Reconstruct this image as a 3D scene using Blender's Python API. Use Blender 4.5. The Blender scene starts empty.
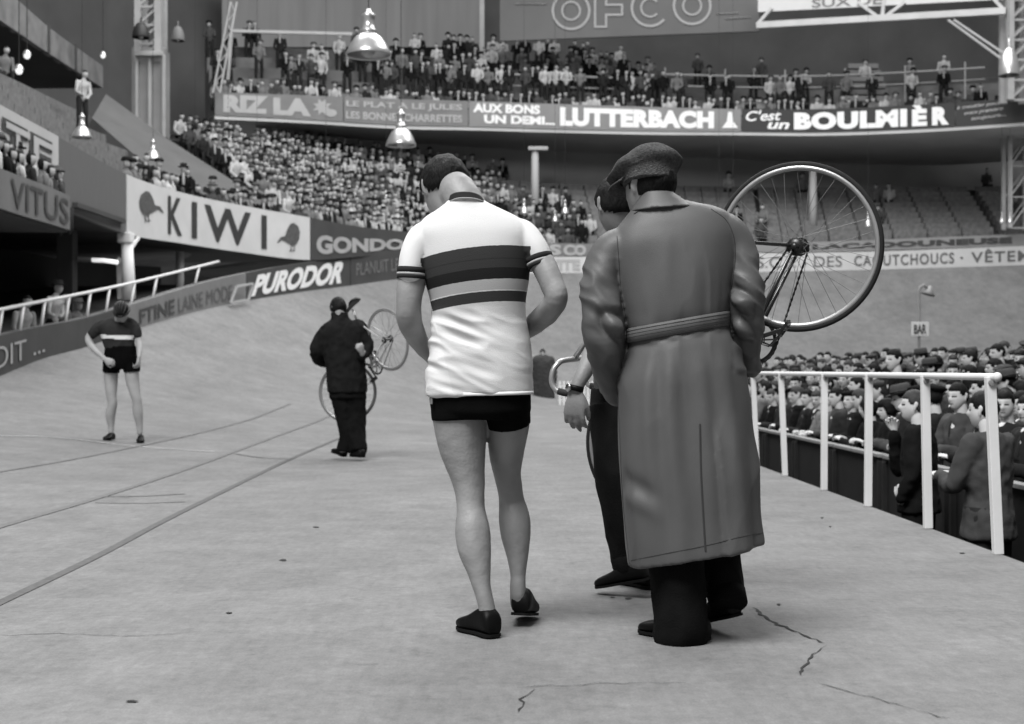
import bpy, bmesh, math, random
import numpy as np
from mathutils import Vector, Matrix, noise as mn
random.seed(7)
scn = bpy.context.scene
COL = scn.collection
FPX, HZ, CX, CAMZ = 1422.0, 375.0, 512.0, 0.91

# ---------------------------------------------------------------- camera, light, exposure
cam_d = bpy.data.cameras.new('camera'); cam = bpy.data.objects.new('camera', cam_d); COL.objects.link(cam)
cam_d.sensor_width = 36.0; cam_d.lens = 36.0 * FPX / 1024.0
cam_d.shift_y = (HZ - 362.0) / 1024.0
cam_d.clip_end = 300
cam.location = (0, 0, CAMZ); cam.rotation_euler = (math.pi / 2, 0, 0)
cam_d.dof.use_dof = True; cam_d.dof.focus_distance = 5.4; cam_d.dof.aperture_fstop = 4.6
scn.camera = cam
world = bpy.data.worlds.new('hall_light'); scn.world = world; world.use_nodes = True
world.node_tree.nodes['Background'].inputs[0].default_value = (1, 1, 1, 1)
world.node_tree.nodes['Background'].inputs[1].default_value = 0.28
def area_light(name, loc, target, size, power):
    l = bpy.data.lights.new(name, 'AREA'); l.shape = 'RECTANGLE'; l.size, l.size_y = size; l.energy = power
    o = bpy.data.objects.new(name, l); COL.objects.link(o); o.location = loc
    o.rotation_euler = (Vector(target) - Vector(loc)).to_track_quat('-Z', 'Y').to_euler()
    return o
area_light('glass_roof_daylight', (-6, -4, 20), (0, 7, 0), (10, 10), 9400)
area_light('glass_roof_daylight_far', (4, 34, 27), (4, 38, 0), (34, 34), 21500)
scn.view_settings.view_transform = 'Standard'; scn.view_settings.look = 'None'
scn.view_settings.gamma = 1.0; scn.view_settings.use_curve_mapping = False
scn.view_settings.exposure = 0.0

# ---------------------------------------------------------------- helpers
def P(px, py, D): return Vector(((px - CX) / FPX * D, D, CAMZ + (HZ - py) / FPX * D))
MATS = {}
def mat(name, g, rough=0.8, var=0.0, scale=8.0, bump=0.0, bscale=60.0, metal=0.0, stretch=(1, 1, 1), spec=0.3, detail=4):
    if name in MATS: return MATS[name]
    m = bpy.data.materials.new(name); m.use_nodes = True; MATS[name] = m
    nt = m.node_tree; b = nt.nodes['Principled BSDF']
    b.inputs['Base Color'].default_value = (g, g, g, 1); b.inputs['Roughness'].default_value = rough
    b.inputs['Metallic'].default_value = metal; b.inputs['Specular IOR Level'].default_value = spec
    if var or bump:
        tc = nt.nodes.new('ShaderNodeTexCoord'); mp = nt.nodes.new('ShaderNodeMapping'); mp.inputs['Scale'].default_value = stretch
        nt.links.new(tc.outputs['Object'], mp.inputs[0])
    if var:
        n = nt.nodes.new('ShaderNodeTexNoise'); n.inputs['Scale'].default_value = scale; n.inputs['Detail'].default_value = detail
        r = nt.nodes.new('ShaderNodeMapRange'); r.inputs[1].default_value = 0.3; r.inputs[2].default_value = 0.7
        r.inputs[3].default_value = g * (1 - var); r.inputs[4].default_value = g * (1 + var)
        nt.links.new(mp.outputs[0], n.inputs['Vector']); nt.links.new(n.outputs[0], r.inputs[0])
        nt.links.new(r.outputs[0], b.inputs['Base Color'])
    if bump:
        n = nt.nodes.new('ShaderNodeTexNoise'); n.inputs['Scale'].default_value = bscale; n.inputs['Detail'].default_value = 5
        bp = nt.nodes.new('ShaderNodeBump'); bp.inputs['Strength'].default_value = bump; bp.inputs['Distance'].default_value = 0.01
        nt.links.new(mp.outputs[0], n.inputs['Vector']); nt.links.new(n.outputs[0], bp.inputs['Height']); nt.links.new(bp.outputs[0], b.inputs['Normal'])
    return m
def link(o, parent=None):
    COL.objects.link(o)
    if parent is not None:
        o.parent = parent; o.matrix_parent_inverse = parent.matrix_basis.inverted() if parent.parent is None else (parent.parent.matrix_basis @ parent.matrix_parent_inverse.inverted() if False else WM(parent)).inverted()
    return o
def WM(o):
    return o.matrix_basis if o.parent is None else WM(o.parent) @ o.matrix_parent_inverse @ o.matrix_basis
def tag(o, label=None, cat=None, group=None, kind=None):
    if label: o['label'] = label
    if cat: o['category'] = cat
    if group: o['group'] = group
    if kind: o['kind'] = kind
    return o
def thing(name, label, cat, loc=(0, 0, 0), group=None):
    o = bpy.data.objects.new(name, None); o.empty_display_size = 0.2; COL.objects.link(o); o.location = loc
    return tag(o, label, cat, group)
def mobj(name, data, m, parent=None, smooth=False, recalc=True):
    """data: bmesh, or (verts, faces)"""
    me = bpy.data.meshes.new(name)
    if isinstance(data, tuple):
        me.from_pydata([tuple(v) for v in data[0]], [], data[1])
        if recalc:
            b = bmesh.new(); b.from_mesh(me); bmesh.ops.recalc_face_normals(b, faces=b.faces); b.to_mesh(me); b.free()
    else:
        if recalc: bmesh.ops.recalc_face_normals(data, faces=data.faces)
        data.to_mesh(me); data.free()
    for x in (m if isinstance(m, (list, tuple)) else [m]): me.materials.append(x)
    if smooth: me.polygons.foreach_set('use_smooth', [True] * len(me.polygons))
    o = bpy.data.objects.new(name, me); link(o, parent)
    return o
def shade_auto(o, ang=40):
    me = o.data; b = bmesh.new(); b.from_mesh(me)
    for e in b.edges: e.smooth = not (len(e.link_faces) == 2 and e.calc_face_angle(0) > math.radians(ang))
    for f in b.faces: f.smooth = True
    b.to_mesh(me); b.free(); return o
def box(bm, c, s, rot=None, bev=0.0, mi=0):
    r = bmesh.ops.create_cube(bm, size=1.0); vs = r['verts']
    M = Matrix.Translation(Vector(c)) @ (rot.to_4x4() if rot is not None else Matrix.Identity(4)) @ Matrix.Diagonal((s[0], s[1], s[2], 1))
    bmesh.ops.transform(bm, matrix=M, verts=vs)
    fs = list({f for v in vs for f in v.link_faces})
    for f in fs: f.material_index = mi
    if bev:
        es = list({e for v in vs for e in v.link_edges})
        bmesh.ops.bevel(bm, geom=es, offset=bev, segments=2, affect='EDGES', profile=0.6)
def beam(bm, a, b, w, h, mi=0, bev=0.0):
    a, b = Vector(a), Vector(b); d = b - a
    q = d.to_track_quat('Z', 'Y').to_matrix()
    box(bm, (a + b) / 2, (w, h, d.length), q, bev, mi)
def catmull(pts, sub):
    pts = [np.array(p, float) for p in pts]
    if len(pts) < 3 or sub < 2:
        out = []
        for i in range(len(pts) - 1):
            for k in range(sub): out.append(pts[i] + (pts[i + 1] - pts[i]) * k / sub)
        return out + [pts[-1]]
    out = []
    for i in range(len(pts) - 1):
        p0 = pts[i - 1] if i > 0 else 2 * pts[0] - pts[1]; p1, p2 = pts[i], pts[i + 1]
        p3 = pts[i + 2] if i + 2 < len(pts) else 2 * pts[-1] - pts[-2]
        for k in range(sub):
            t = k / sub
            out.append(0.5 * ((2 * p1) + (-p0 + p2) * t + (2 * p0 - 5 * p1 + 4 * p2 - p3) * t * t + (-p0 + 3 * p1 - 3 * p2 + p3) * t ** 3))
    return out + [pts[-1]]
def ring_loft(bm, rings, closed_ends=True, mi=0):
    """rings: list of lists of Vectors, all the same count"""
    vr = [[bm.verts.new(p) for p in r] for r in rings]; n = len(rings[0])
    for a, b in zip(vr[:-1], vr[1:]):
        for i in range(n):
            f = bm.faces.new((a[i], a[(i + 1) % n], b[(i + 1) % n], b[i])); f.material_index = mi
    if closed_ends:
        for r in (vr[0], vr[-1]):
            try: bm.faces.new(r).material_index = mi
            except ValueError: pass
    return vr
def tube(bm, pts, rad, segs=14, sub=4, ref=(0, 1, 0), caps=True, mi=0, sup=2.0, closed=False):
    """smooth tube; rad per point: r or (a, b): b along ref (made perpendicular), a across"""
    rad = [(r, r) if isinstance(r, (int, float)) else r for r in rad]
    rows = catmull([list(p) + list(r) for p, r in zip(pts, rad)], sub)
    C = [Vector(r[:3]) for r in rows]; R = [(max(r[3], 1e-4), max(r[4], 1e-4)) for r in rows]
    ref = Vector(ref).normalized(); rings = []
    n = len(C)
    for i in range(n):
        t = (C[min(i + 1, n - 1)] - C[max(i - 1, 0)]).normalized()
        s = t.cross(ref)
        if s.length < 1e-3: s = t.cross(Vector((0.3, 0.2, 1)))
        s.normalize(); u = s.cross(t).normalized()
        def ring(c, ka):
            out = []
            for k in range(segs):
                an = 2 * math.pi * k / segs; ca, sa = math.cos(an), math.sin(an)
                if sup != 2.0:
                    ca = math.copysign(abs(ca) ** (2 / sup), ca); sa = math.copysign(abs(sa) ** (2 / sup), sa)
                out.append(c + s * (R[i][0] * ca * ka) + u * (R[i][1] * sa * ka))
            return out
        rm = min(R[i])
        if i == 0 and caps:
            for an in (80, 60, 35): rings.append(ring(C[i] - t * rm * math.sin(math.radians(an)), math.cos(math.radians(an))))
        rings.append(ring(C[i], 1))
        if i == n - 1 and caps:
            for an in (35, 60, 80): rings.append(ring(C[i] + t * rm * math.sin(math.radians(an)), math.cos(math.radians(an))))
    ring_loft(bm, rings, True, mi)
def bar(bm, a, b, r, segs=8, mi=0):
    tube(bm, [a, b], [r, r], segs, 1, ref=(0.13, 0.31, 0.94), caps=False, mi=mi)
def polybar(bm, pts, r, segs=8, closed=False, mi=0):
    pts = [Vector(p) for p in pts]; n = len(pts); rings = []; prev = None
    for i in range(n):
        t = ((pts[(i + 1) % n] if closed or i < n - 1 else pts[i]) - (pts[i - 1] if closed or i > 0 else pts[i])).normalized()
        if prev is None:
            s = t.cross(Vector((0.1, 0.2, 1)));
            if s.length < .1: s = t.cross(Vector((1, 0, 0)))
            s.normalize()
        else: s = (prev - t * prev.dot(t)).normalized()
        prev = s; u = t.cross(s); rr = r[i] if isinstance(r, (list, tuple)) else r
        rings.append([pts[i] + s * rr * math.cos(2 * math.pi * k / segs) + u * rr * math.sin(2 * math.pi * k / segs) for k in range(segs)])
    if closed:
        rings.append(rings[0]); vr = [[bm.verts.new(p) for p in q] for q in rings[:-1]]; vr.append(vr[0])
        for a, b in zip(vr[:-1], vr[1:]):
            for i in range(segs): bm.faces.new((a[i], a[(i + 1) % segs], b[(i + 1) % segs], b[i])).material_index = mi
    else: ring_loft(bm, rings, True, mi)
def lathe(bm, prof, c, segs=24, mi=0, axis=None):
    M = Matrix.Identity(3) if axis is None else Vector(axis).to_track_quat('Z', 'Y').to_matrix()
    rings = [[Vector(c) + M @ Vector((r * math.cos(2 * math.pi * k / segs), r * math.sin(2 * math.pi * k / segs), z)) for k in range(segs)] for r, z in prof]
    vr = [[bm.verts.new(p) for p in r] for r in rings]
    for a, b in zip(vr[:-1], vr[1:]):
        for i in range(segs): bm.faces.new((a[i], a[(i + 1) % segs], b[(i + 1) % segs], b[i])).material_index = mi
    return vr
def fuse(name, bm, voxel, m, parent=None, smooth=3, disp=None, matfn=None, fac=0.5):
    """join closed shapes into one continuous surface"""
    me = bpy.data.meshes.new('tmp'); bmesh.ops.recalc_face_normals(bm, faces=bm.faces); bm.to_mesh(me); bm.free()
    o = bpy.data.objects.new('tmp', me); COL.objects.link(o)
    r = o.modifiers.new('r', 'REMESH'); r.mode = 'VOXEL'; r.voxel_size = voxel; r.adaptivity = 0
    s = o.modifiers.new('s', 'SMOOTH'); s.factor = fac; s.iterations = smooth
    dg = bpy.context.evaluated_depsgraph_get(); dg.update()
    ev = o.evaluated_get(dg); new = bpy.data.meshes.new_from_object(ev, depsgraph=dg); new.name = name
    bpy.data.objects.remove(o); bpy.data.meshes.remove(me)
    if disp:
        new.calc_loop_triangles()
        nv = len(new.vertices); co = np.empty(nv * 3, dtype=np.float32); new.vertices.foreach_get('co', co); co = co.reshape(-1, 3)
        no = np.array([v.normal[:] for v in new.vertices]); d = np.array([disp(Vector(c), Vector(n)) for c, n in zip(co, no)])
        co = co + no * d[:, None]; new.vertices.foreach_set('co', co.astype(np.float32).ravel())
    new.materials.clear()
    for x in (m if isinstance(m, (list, tuple)) else [m]): new.materials.append(x)
    if matfn:
        for p in new.polygons: p.material_index = matfn(p.center)
    new.polygons.foreach_set('use_smooth', [True] * len(new.polygons)); new.update()
    o = bpy.data.objects.new(name, new); link(o, parent)
    return o
def prism_px(poly, thick):
    """polygon [(px, py, D)...] in space given a real thickness away from the hall"""
    pts = [P(*p) for p in poly]; n = len(pts)
    nrm = Vector((0, 0, 0))
    for i in range(n): nrm += pts[i].cross(pts[(i + 1) % n])
    nrm.normalize()
    if nrm.y < 0: nrm = -nrm
    bk = [p + nrm * thick for p in pts]
    return (pts + bk, [list(range(n)), list(range(2 * n - 1, n - 1, -1))] + [[i, (i + 1) % n, n + (i + 1) % n, n + i] for i in range(n)])

# ---------------------------------------------------------------- paths around the track (px along the picture, real distance, heights)
def sample(nodes, px):
    xs = np.array([n[0] for n in nodes], float); Y = np.array([n[1:] for n in nodes], float)
    i = int(np.clip(np.searchsorted(xs, px) - 1, 0, len(xs) - 2))
    def tang(j):
        if j == 0: return (Y[1] - Y[0]) / (xs[1] - xs[0])
        if j == len(xs) - 1: return (Y[-1] - Y[-2]) / (xs[-1] - xs[-2])
        return 0.5 * ((Y[j] - Y[j - 1]) / (xs[j] - xs[j - 1]) + (Y[j + 1] - Y[j]) / (xs[j + 1] - xs[j]))
    h = xs[i + 1] - xs[i]; t = (px - xs[i]) / h
    if t < 0 or t > 1: return Y[i] + (Y[i + 1] - Y[i]) * t
    return (2 * t ** 3 - 3 * t * t + 1) * Y[i] + (t ** 3 - 2 * t * t + t) * h * tang(i) + (-2 * t ** 3 + 3 * t * t) * Y[i + 1] + (t ** 3 - t * t) * h * tang(i + 1)
CENTRE = Vector((6, 32, 0))
def outward(nodes, px):
    a, b = P(px - 1, 0, sample(nodes, px - 1)[0]), P(px + 1, 0, sample(nodes, px + 1)[0])
    t = (b - a); t.z = 0; t.normalize(); n = Vector((t.y, -t.x, 0)); c = (a + b) / 2 - CENTRE; c.z = 0
    return n if n.dot(c) > 0 else -n
def on(nodes, px, v):
    D, yt, yb = sample(nodes, px); return P(px, yb + (yt - yb) * v, D)
def board(name, nodes, p0, p1, m, thick=0.08, step=8, v0=0.0, v1=1.0, off=0.0, parent=None):
    n = max(2, int(abs(p1 - p0) / step) + 1); vs, fs = [], []
    for i in range(n):
        px = p0 + (p1 - p0) * i / (n - 1); o = outward(nodes, px)
        t, b = on(nodes, px, v1) + o * off, on(nodes, px, v0) + o * off; o = o * thick
        vs += [b, t, t + o, b + o]
    for i in range(n - 1):
        a = i * 4; c = a + 4
        for k in range(4): fs.append([a + k, a + (k + 1) % 4, c + (k + 1) % 4, c + k])
    fs += [[0, 1, 2, 3], [(n - 1) * 4 + k for k in (3, 2, 1, 0)]]
    return mobj(name, (vs, fs), m, parent)
FONT_CACHE = {}
def glyphs(txt, bold, sp=1.0):
    key = (txt, bold, sp)
    if key not in FONT_CACHE:
        cu = bpy.data.curves.new('t', 'FONT'); cu.body = txt; cu.offset = bold; cu.resolution_u = 4; cu.space_character = sp; cu.fill_mode = 'FRONT'
        o = bpy.data.objects.new('t', cu); COL.objects.link(o)
        dg = bpy.context.evaluated_depsgraph_get(); dg.update(); me = bpy.data.meshes.new_from_object(o.evaluated_get(dg), depsgraph=dg)
        vs = np.array([v.co[:2] for v in me.vertices]); fs = [list(p.vertices) for p in me.polygons]
        vs = (vs - vs.min(0)) / (vs.max(0) - vs.min(0))
        bpy.data.objects.remove(o); bpy.data.curves.remove(cu); bpy.data.meshes.remove(me)
        FONT_CACHE[key] = (vs, fs)
    return FONT_CACHE[key]
def text_on(nodes, txt, p0, p1, v0, v1, m, parent, shear=0.0, off=0.02, bold=0.0, sp=1.0, dv=0.0, name='lettering', thick=0.012):
    g, fs = glyphs(txt, bold, sp); vs = []
    for u, v in g:
        px = p0 + (p1 - p0) * u + shear * (v - .5); vs.append(on(nodes, px, v0 + (v1 - v0) * v + dv * u) - outward(nodes, px) * off)
    return mobj(name, (vs, fs), m, parent, recalc=False)
def shape_on(nodes, pts, m, parent, name, off=0.02):
    vs = [P(px, py, sample(nodes, px)[0]) - outward(nodes, px) * off for px, py in pts]
    return mobj(name, (vs, [list(range(len(vs)))]), m, parent)
# ================================================================ THE SETTING
m_white = mat('white_paint', 0.62, 0.6, 0.06, 3, 0.1, 30)
m_signw = mat('sign_white', 0.50, 0.7, 0.05, 1.5)
m_signg = mat('sign_grey', 0.16, 0.7, 0.10, 1.5)
m_signd = mat('sign_dark', 0.055, 0.7, 0.10, 1.5)
m_letter_w = mat('letter_white', 0.72, 0.7)
m_letter_g = mat('letter_grey', 0.34, 0.7, 0.08, 2)
m_letter_d = mat('letter_dark', 0.035, 0.7)
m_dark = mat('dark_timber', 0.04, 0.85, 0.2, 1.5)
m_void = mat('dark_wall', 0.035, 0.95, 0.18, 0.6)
m_bwall = mat('grey_back_wall', 0.30, 0.95, 0.12, 0.5)  # grey lifted to make up for balcony shade and haze not modelled
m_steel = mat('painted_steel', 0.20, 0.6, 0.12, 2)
m_concr = mat('stand_concrete', 0.12, 0.95, 0.2, 1.2)
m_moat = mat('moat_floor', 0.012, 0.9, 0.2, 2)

# --- track surface
def floor_mat():
    m = bpy.data.materials.new('track_cement'); m.use_nodes = True; nt = m.node_tree; b = nt.nodes['Principled BSDF']
    b.inputs['Roughness'].default_value = 0.85; b.inputs['Specular IOR Level'].default_value = 0.2
    tc = nt.nodes.new('ShaderNodeTexCoord')
    def nz(scale, st, det, rough=0.55):
        mp = nt.nodes.new('ShaderNodeMapping'); mp.inputs['Scale'].default_value = st; nt.links.new(tc.outputs['Object'], mp.inputs[0])
        n = nt.nodes.new('ShaderNodeTexNoise'); n.inputs['Scale'].default_value = scale; n.inputs['Detail'].default_value = det
        n.inputs['Roughness'].default_value = rough; nt.links.new(mp.outputs[0], n.inputs['Vector']); return n.outputs[0]
    def mr(s, lo, hi, a=0.3, c=0.7):
        r = nt.nodes.new('ShaderNodeMapRange'); r.inputs[1].default_value = a; r.inputs[2].default_value = c
        r.inputs[3].default_value = lo; r.inputs[4].default_value = hi; nt.links.new(s, r.inputs[0]); return r.outputs[0]
    def mul(a, c):
        x = nt.nodes.new('ShaderNodeMath'); x.operation = 'MULTIPLY'; nt.links.new(a, x.inputs[0])
        if isinstance(c, float): x.inputs[1].default_value = c
        else: nt.links.new(c, x.inputs[1])
        return x.outputs[0]
    v = mul(mr(nz(0.35, (1, 1, 1), 5), 0.90, 1.09), mr(nz(3.0, (1, 1, 1), 8, .7), 0.84, 1.14))
    v = mul(v, mr(nz(24, (1, .8, 1), 6, .75), 0.84, 1.14))
    v = mul(v, mr(nz(7, (.8, .9, 1), 6, .7), 0.72, 1.0, 0.26, 0.42)); v = mul(v, mr(nz(1.3, (.8, .5, 1), 9, .75), 0.84, 1.14)); v = mul(v, mr(nz(12, (2.5, .35, 1), 5, .7), 0.90, 1.08))
    v = mul(v, mr(nz(140, (1, 1, 1), 2), 0.88, 1.10))
    v = mul(v, 0.165)
    nt.links.new(v, b.inputs['Base Color'])
    bp = nt.nodes.new('ShaderNodeBump'); bp.inputs['Strength'].default_value = 0.25; bp.inputs['Distance'].default_value = 0.01
    nt.links.new(nz(30, (1, 2, 1), 6), bp.inputs['Height']); nt.links.new(bp.outputs[0], b.inputs['Normal'])
    return m
m_floor = floor_mat()
TW = [(0, 24, 336, 376), (45, 27, 326, 358), (83, 29.7, 319, 348), (140, 33.3, 302, 328), (199, 37.3, 284, 311), (246, 40.6, 273, 301),
      (300, 44.2, 263, 292), (340, 47, 257, 287), (400, 50.5, 250, 279), (470, 53.6, 254, 275), (560, 56, 257, 273), (700, 57.6, 254, 272.5), (853, 58.9, 252, 270), (1024, 60, 246, 265), (1180, 61, 240, 260)]
rows = [(-8.9, y, z) for y, z in ((-6, .35), (0, .4), (6, .5), (12, .62), (18, .75))]
for i in range(119):
    px = 1180 * i / 118; p = on(TW, px, 0); rows.append((p.x, p.y, p.z))
NR = len(rows); inner = []
inner_path = catmull([(2.48, -6), (2.48, 0), (2.48, 12), (2.48, 24), (2.48, 32), (3.4, 37.5), (6.5, 41.5), (11, 43.5), (17, 44.8), (30, 46)], 14)
ip = np.array(inner_path); seg = np.r_[0, np.cumsum(np.linalg.norm(np.diff(ip, axis=0), axis=1))]
anchor_w = [0, 1, 3, 5, 5 + 40, 5 + 60, 5 + 90, NR - 1]; anchor_y = []
def s_of_y(y): j = int(np.argmin(abs(ip[:, 1] - y))); return seg[j]
anchor_s = [0, s_of_y(0), s_of_y(12), s_of_y(24), s_of_y(32) + 6, s_of_y(32) + 13, s_of_y(32) + 22, seg[-1]]
def bank(w, x, y):
    d = math.hypot(x - w[0], y - w[1]); wd = min(13.0, 7.5 + max(0, w[2] - .8) * 1.3); return w[2] * max(0, 1 - d / wd) ** 2
vs, fs, NT = [], [], 30
for i, w in enumerate(rows):
    s = np.interp(i, anchor_w, anchor_s); q = (np.interp(s, seg, ip[:, 0]), np.interp(s, seg, ip[:, 1])); inner.append(q)
    for k in range(NT + 1):
        t = (k / NT) ** 1.3; x, y = w[0] + (q[0] - w[0]) * t, w[1] + (q[1] - w[1]) * t
        vs.append((x, y, bank(w, x, y)))
for i in range(NR - 1):
    for k in range(NT):
        a = i * (NT + 1) + k; fs.append([a, a + 1, a + NT + 2, a + NT + 1])
floor = mobj('floor', (vs, fs), m_floor, smooth=True)
for p in floor.data.polygons:
    pass
if floor.data.polygons[0].normal.z < 0: floor.data.flip_normals()
tag(floor, 'pale grey cement cycling track banked round the bend', None, kind='structure')
from mathutils.bvhtree import BVHTree
_b = bmesh.new(); _b.from_mesh(floor.data); FBVH = BVHTree.FromBMesh(_b); _b.free()
def ground(x, y):
    h = FBVH.ray_cast(Vector((x, y, 30)), Vector((0, 0, -1))); return h[0].z if h[0] else 0.0
# drop face of the track edge beside the sunken walkway
bm = bmesh.new(); prev = None
for q in inner_path:
    c = [bm.verts.new((q[0] + dx, q[1] - dy, z)) for dx, dy, z in ((0, 0, 0), (0, 0, -1.0), (.02, .0, -1.0), (.02, .0, -.004))]
    if prev:
        for k in range(3): bm.faces.new((prev[k], prev[k + 1], c[k + 1], c[k]))
        bm.faces.new((prev[3], prev[0], c[0], c[3]))
    prev = c
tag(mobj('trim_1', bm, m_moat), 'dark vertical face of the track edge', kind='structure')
# painted lines, following the surface
def surf_line(name, pts, w, m, lab, sub=12):
    q = catmull(pts, sub); vs, fs = [], []
    for i, p in enumerate(q):
        a = q[max(i - 1, 0)]; b = q[min(i + 1, len(q) - 1)]; d = Vector((b[0] - a[0], b[1] - a[1], 0)).normalized(); n = Vector((-d.y, d.x, 0)) * w / 2
        for s in (-1, 1):
            x, y = p[0] + n.x * s, p[1] + n.y * s; vs.append((x, y, ground(x, y) + 0.0015 + 0.00025 * y))
    for i in range(len(q) - 1): fs.append([2 * i, 2 * i + 1, 2 * i + 3, 2 * i + 2])
    return tag(mobj(name, (vs, fs), m), lab, kind='structure')
def G(px, py):
    """ground point seen at a pixel"""
    o = Vector((0, 0, CAMZ)); d = (P(px, py, 10) - o).normalized(); h = FBVH.ray_cast(o, d); return (h[0].x, h[0].y)
m_line = mat('line_paint', 0.085, 0.8, 0.18, 30)
m_line2 = mat('line_paint_faint', 0.120, 0.8, 0.2, 30)
m_lineW = mat('line_paint_light', 0.36, 0.8, 0.15, 10)
surf_line('trim_2', [G(-60, 632), G(0, 603), G(100, 555), G(190, 508), G(300, 455), G(360, 430)], 0.05, m_line, 'dark painted line running to the bend')
surf_line('trim_3', [G(-60, 548), G(0, 527), G(95, 499), G(190, 468), G(280, 435), G(345, 408)], 0.06, m_line2, 'second faint painted line on the banking')
surf_line('trim_4', [G(-40, 480), G(0, 472), G(70, 460), G(140, 446), G(220, 428), G(290, 404)], 0.05, m_line2, 'third faint painted line on the banking')
surf_line('trim_5', [G(0, 436), G(60, 438), G(140, 447), G(215, 452)], 0.05, m_lineW, 'pale cross line on the track')
surf_line('trim_6', [G(235, 454), G(262, 458), G(290, 459)], 0.05, m_line2, 'short dark cross line')
for i, (a, b) in enumerate((((98, 497), (185, 494)), ((95, 503), (185, 502)))):
    surf_line('trim_%d' % (7 + i), [G(*a), G((a[0] + b[0]) / 2, (a[1] + b[1]) / 2 + 1), G(*b)], 0.03, m_line2, 'scuffed marks on the track')
m_crack = mat('crack', 0.03, 0.95)
def crack(name, pts, w, seed):
    random.seed(seed); out = []
    for (a, b) in zip(pts[:-1], pts[1:]):
        A, B = G(*a), G(*b); n = max(3, int(math.dist(A, B) / 0.035))
        for k in range(n): t = k / n; out.append((A[0] + (B[0] - A[0]) * t + random.uniform(-.009, .009), A[1] + (B[1] - A[1]) * t + random.uniform(-.014, .014)))
    vs, fs = [], []
    for i, p in enumerate(out):
        d = Vector(out[min(i + 1, len(out) - 1)]) - Vector(out[max(i - 1, 0)]); d.normalize(); ww = w * random.uniform(.15, 1.2)
        if i in (0, len(out) - 1): ww = 0.0005
        vs += [(p[0] - d.y * ww, p[1] + d.x * ww, .003), (p[0] + d.y * ww, p[1] - d.x * ww, .003)]
    for i in range(len(out) - 1): fs.append([2 * i, 2 * i + 1, 2 * i + 3, 2 * i + 2])
    return tag(mobj(name, (vs, fs), m_crack), 'jagged crack in the track cement', kind='structure')
crack('trim_10', [(754, 608), (765, 618), (778, 625), (795, 631), (815, 640), (826, 646)], .007, 1)
crack('trim_11', [(826, 646), (812, 655), (803, 668), (800, 679)], .004, 2)
crack('trim_12', [(820, 684), (860, 695), (905, 708), (960, 722)], .0022, 3)
crack('trim_13', [(512, 688), (560, 686), (620, 684), (700, 683)], .0018, 4)
crack('trim_14', [(534, 690), (522, 700), (517, 716)], .003, 5)
crack('trim_15', [(0, 636), (60, 634), (130, 637), (205, 632)], .0025, 6)
bm = bmesh.new()
for (a, b, w, h) in ((283, 560.5, 9, 1.6), (229, 613.5, 7, 1.4), (132, 702, 12, 1.8), (822, 518, 4, 1), (962, 553.5, 6, 1), (628, 599, 7, 1.5), (612, 598, 6, 1), (779, 605, 5, 1.2), (830, 527, 3, 1), (316, 527.5, 6, .9)):
    c = G(a, b); vv = []
    for k in range(11):
        an = 2 * math.pi * k / 11; s = random.uniform(.6, 1.1); q = G(a + w * .55 * math.cos(an) * s, b + h * .6 * math.sin(an) * s); vv.append(bm.verts.new((q[0], q[1], .0035)))
    bm.faces.new(vv)
tag(mobj('trim_16', bm, m_crack), 'small dark scars on the track surface', kind='structure')

# --- sunken walkway and infield ground (rising steps under the crowd)
def FZ(x): return -0.95 + min(max((x - 4.3), 0) * 0.24, .62)
vs, fs = [], []
xs = [2.5, 4.3, 5.5, 6.88, 10.2, 16, 24, 34]; ys = [-6, 6, 20, 46]
for y in ys:
    for x in xs: vs.append((x, y, FZ(x)))
for j in range(len(ys) - 1):
    for i in range(len(xs) - 1): a = j * len(xs) + i; fs.append([a, a + 1, a + len(xs) + 1, a + len(xs)])
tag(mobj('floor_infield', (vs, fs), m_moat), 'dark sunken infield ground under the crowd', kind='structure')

# --- barrier in front of the infield crowd: panels with their pale top battens
m_barr = mat('barrier_dark', 0.010, 0.75, 0.25, 6)
m_batt = mat('batten', 0.20, 0.7, 0.2, 8)
for k in range(13):
    y0 = 3.2 + k * 2.1; y1 = y0 + 2.04
    t = thing('barrier_panel', 'dark boarded barrier panel in front of the infield crowd', 'barrier', (3.6, (y0 + y1) / 2, -.95), 'dark barrier panels along the sunken walkway')
    bm = bmesh.new(); box(bm, (3.6, (y0 + y1) / 2, -.40), (.05, y1 - y0, 1.05), bev=.006); mobj('panel', bm, m_barr, t)
    bm = bmesh.new(); box(bm, (3.585, (y0 + y1) / 2, .13), (.10, (y1 - y0) * .97, .035), bev=.006); mobj('top_batten', bm, m_batt, t)
    for yy in (y0 + .06, y1 - .06):
        bm = bmesh.new(); box(bm, (3.56, yy, -.43), (.05, .07, 1.02), bev=.005); mobj('post', bm, m_barr, t)

# --- white handrail on the track edge
t = thing('handrail', 'white painted handrail with square posts along the track edge', 'handrail', (2.48, 7.2, 0))
posts = [(998, 990), (928, 925), (868, 869), (824, 824.5), (785, 781), (757, 753)]
tops = []
for pb, pt in posts:
    D = FPX * 2.47 / (pb - CX); a = Vector((2.47, D, 0)); b = Vector((2.47 + (pt - pb) / FPX * D, D, .90 + .004 * (D - 7.2)))
    bm = bmesh.new(); w = .048
    beam(bm, a, b, w, w, bev=.004); mobj('post', bm, m_white, t)
    bm = bmesh.new(); lathe(bm, [(.0, .012), (.016, .010), (.018, 0), (.018, -.02)], b + Vector((0, -.028, -.03)), 10, axis=(0, -1, 0)); mobj('bolt', bm, m_steel, t); tops.append(b)
for D in (16.8, 18.9, 21.5, 24.5, 28):
    bm = bmesh.new(); beam(bm, (2.47, D, 0), (2.47, D, .94), .048, .048, bev=.004); mobj('post', bm, m_white, t); tops.append(Vector((2.47, D, .94)))
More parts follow.
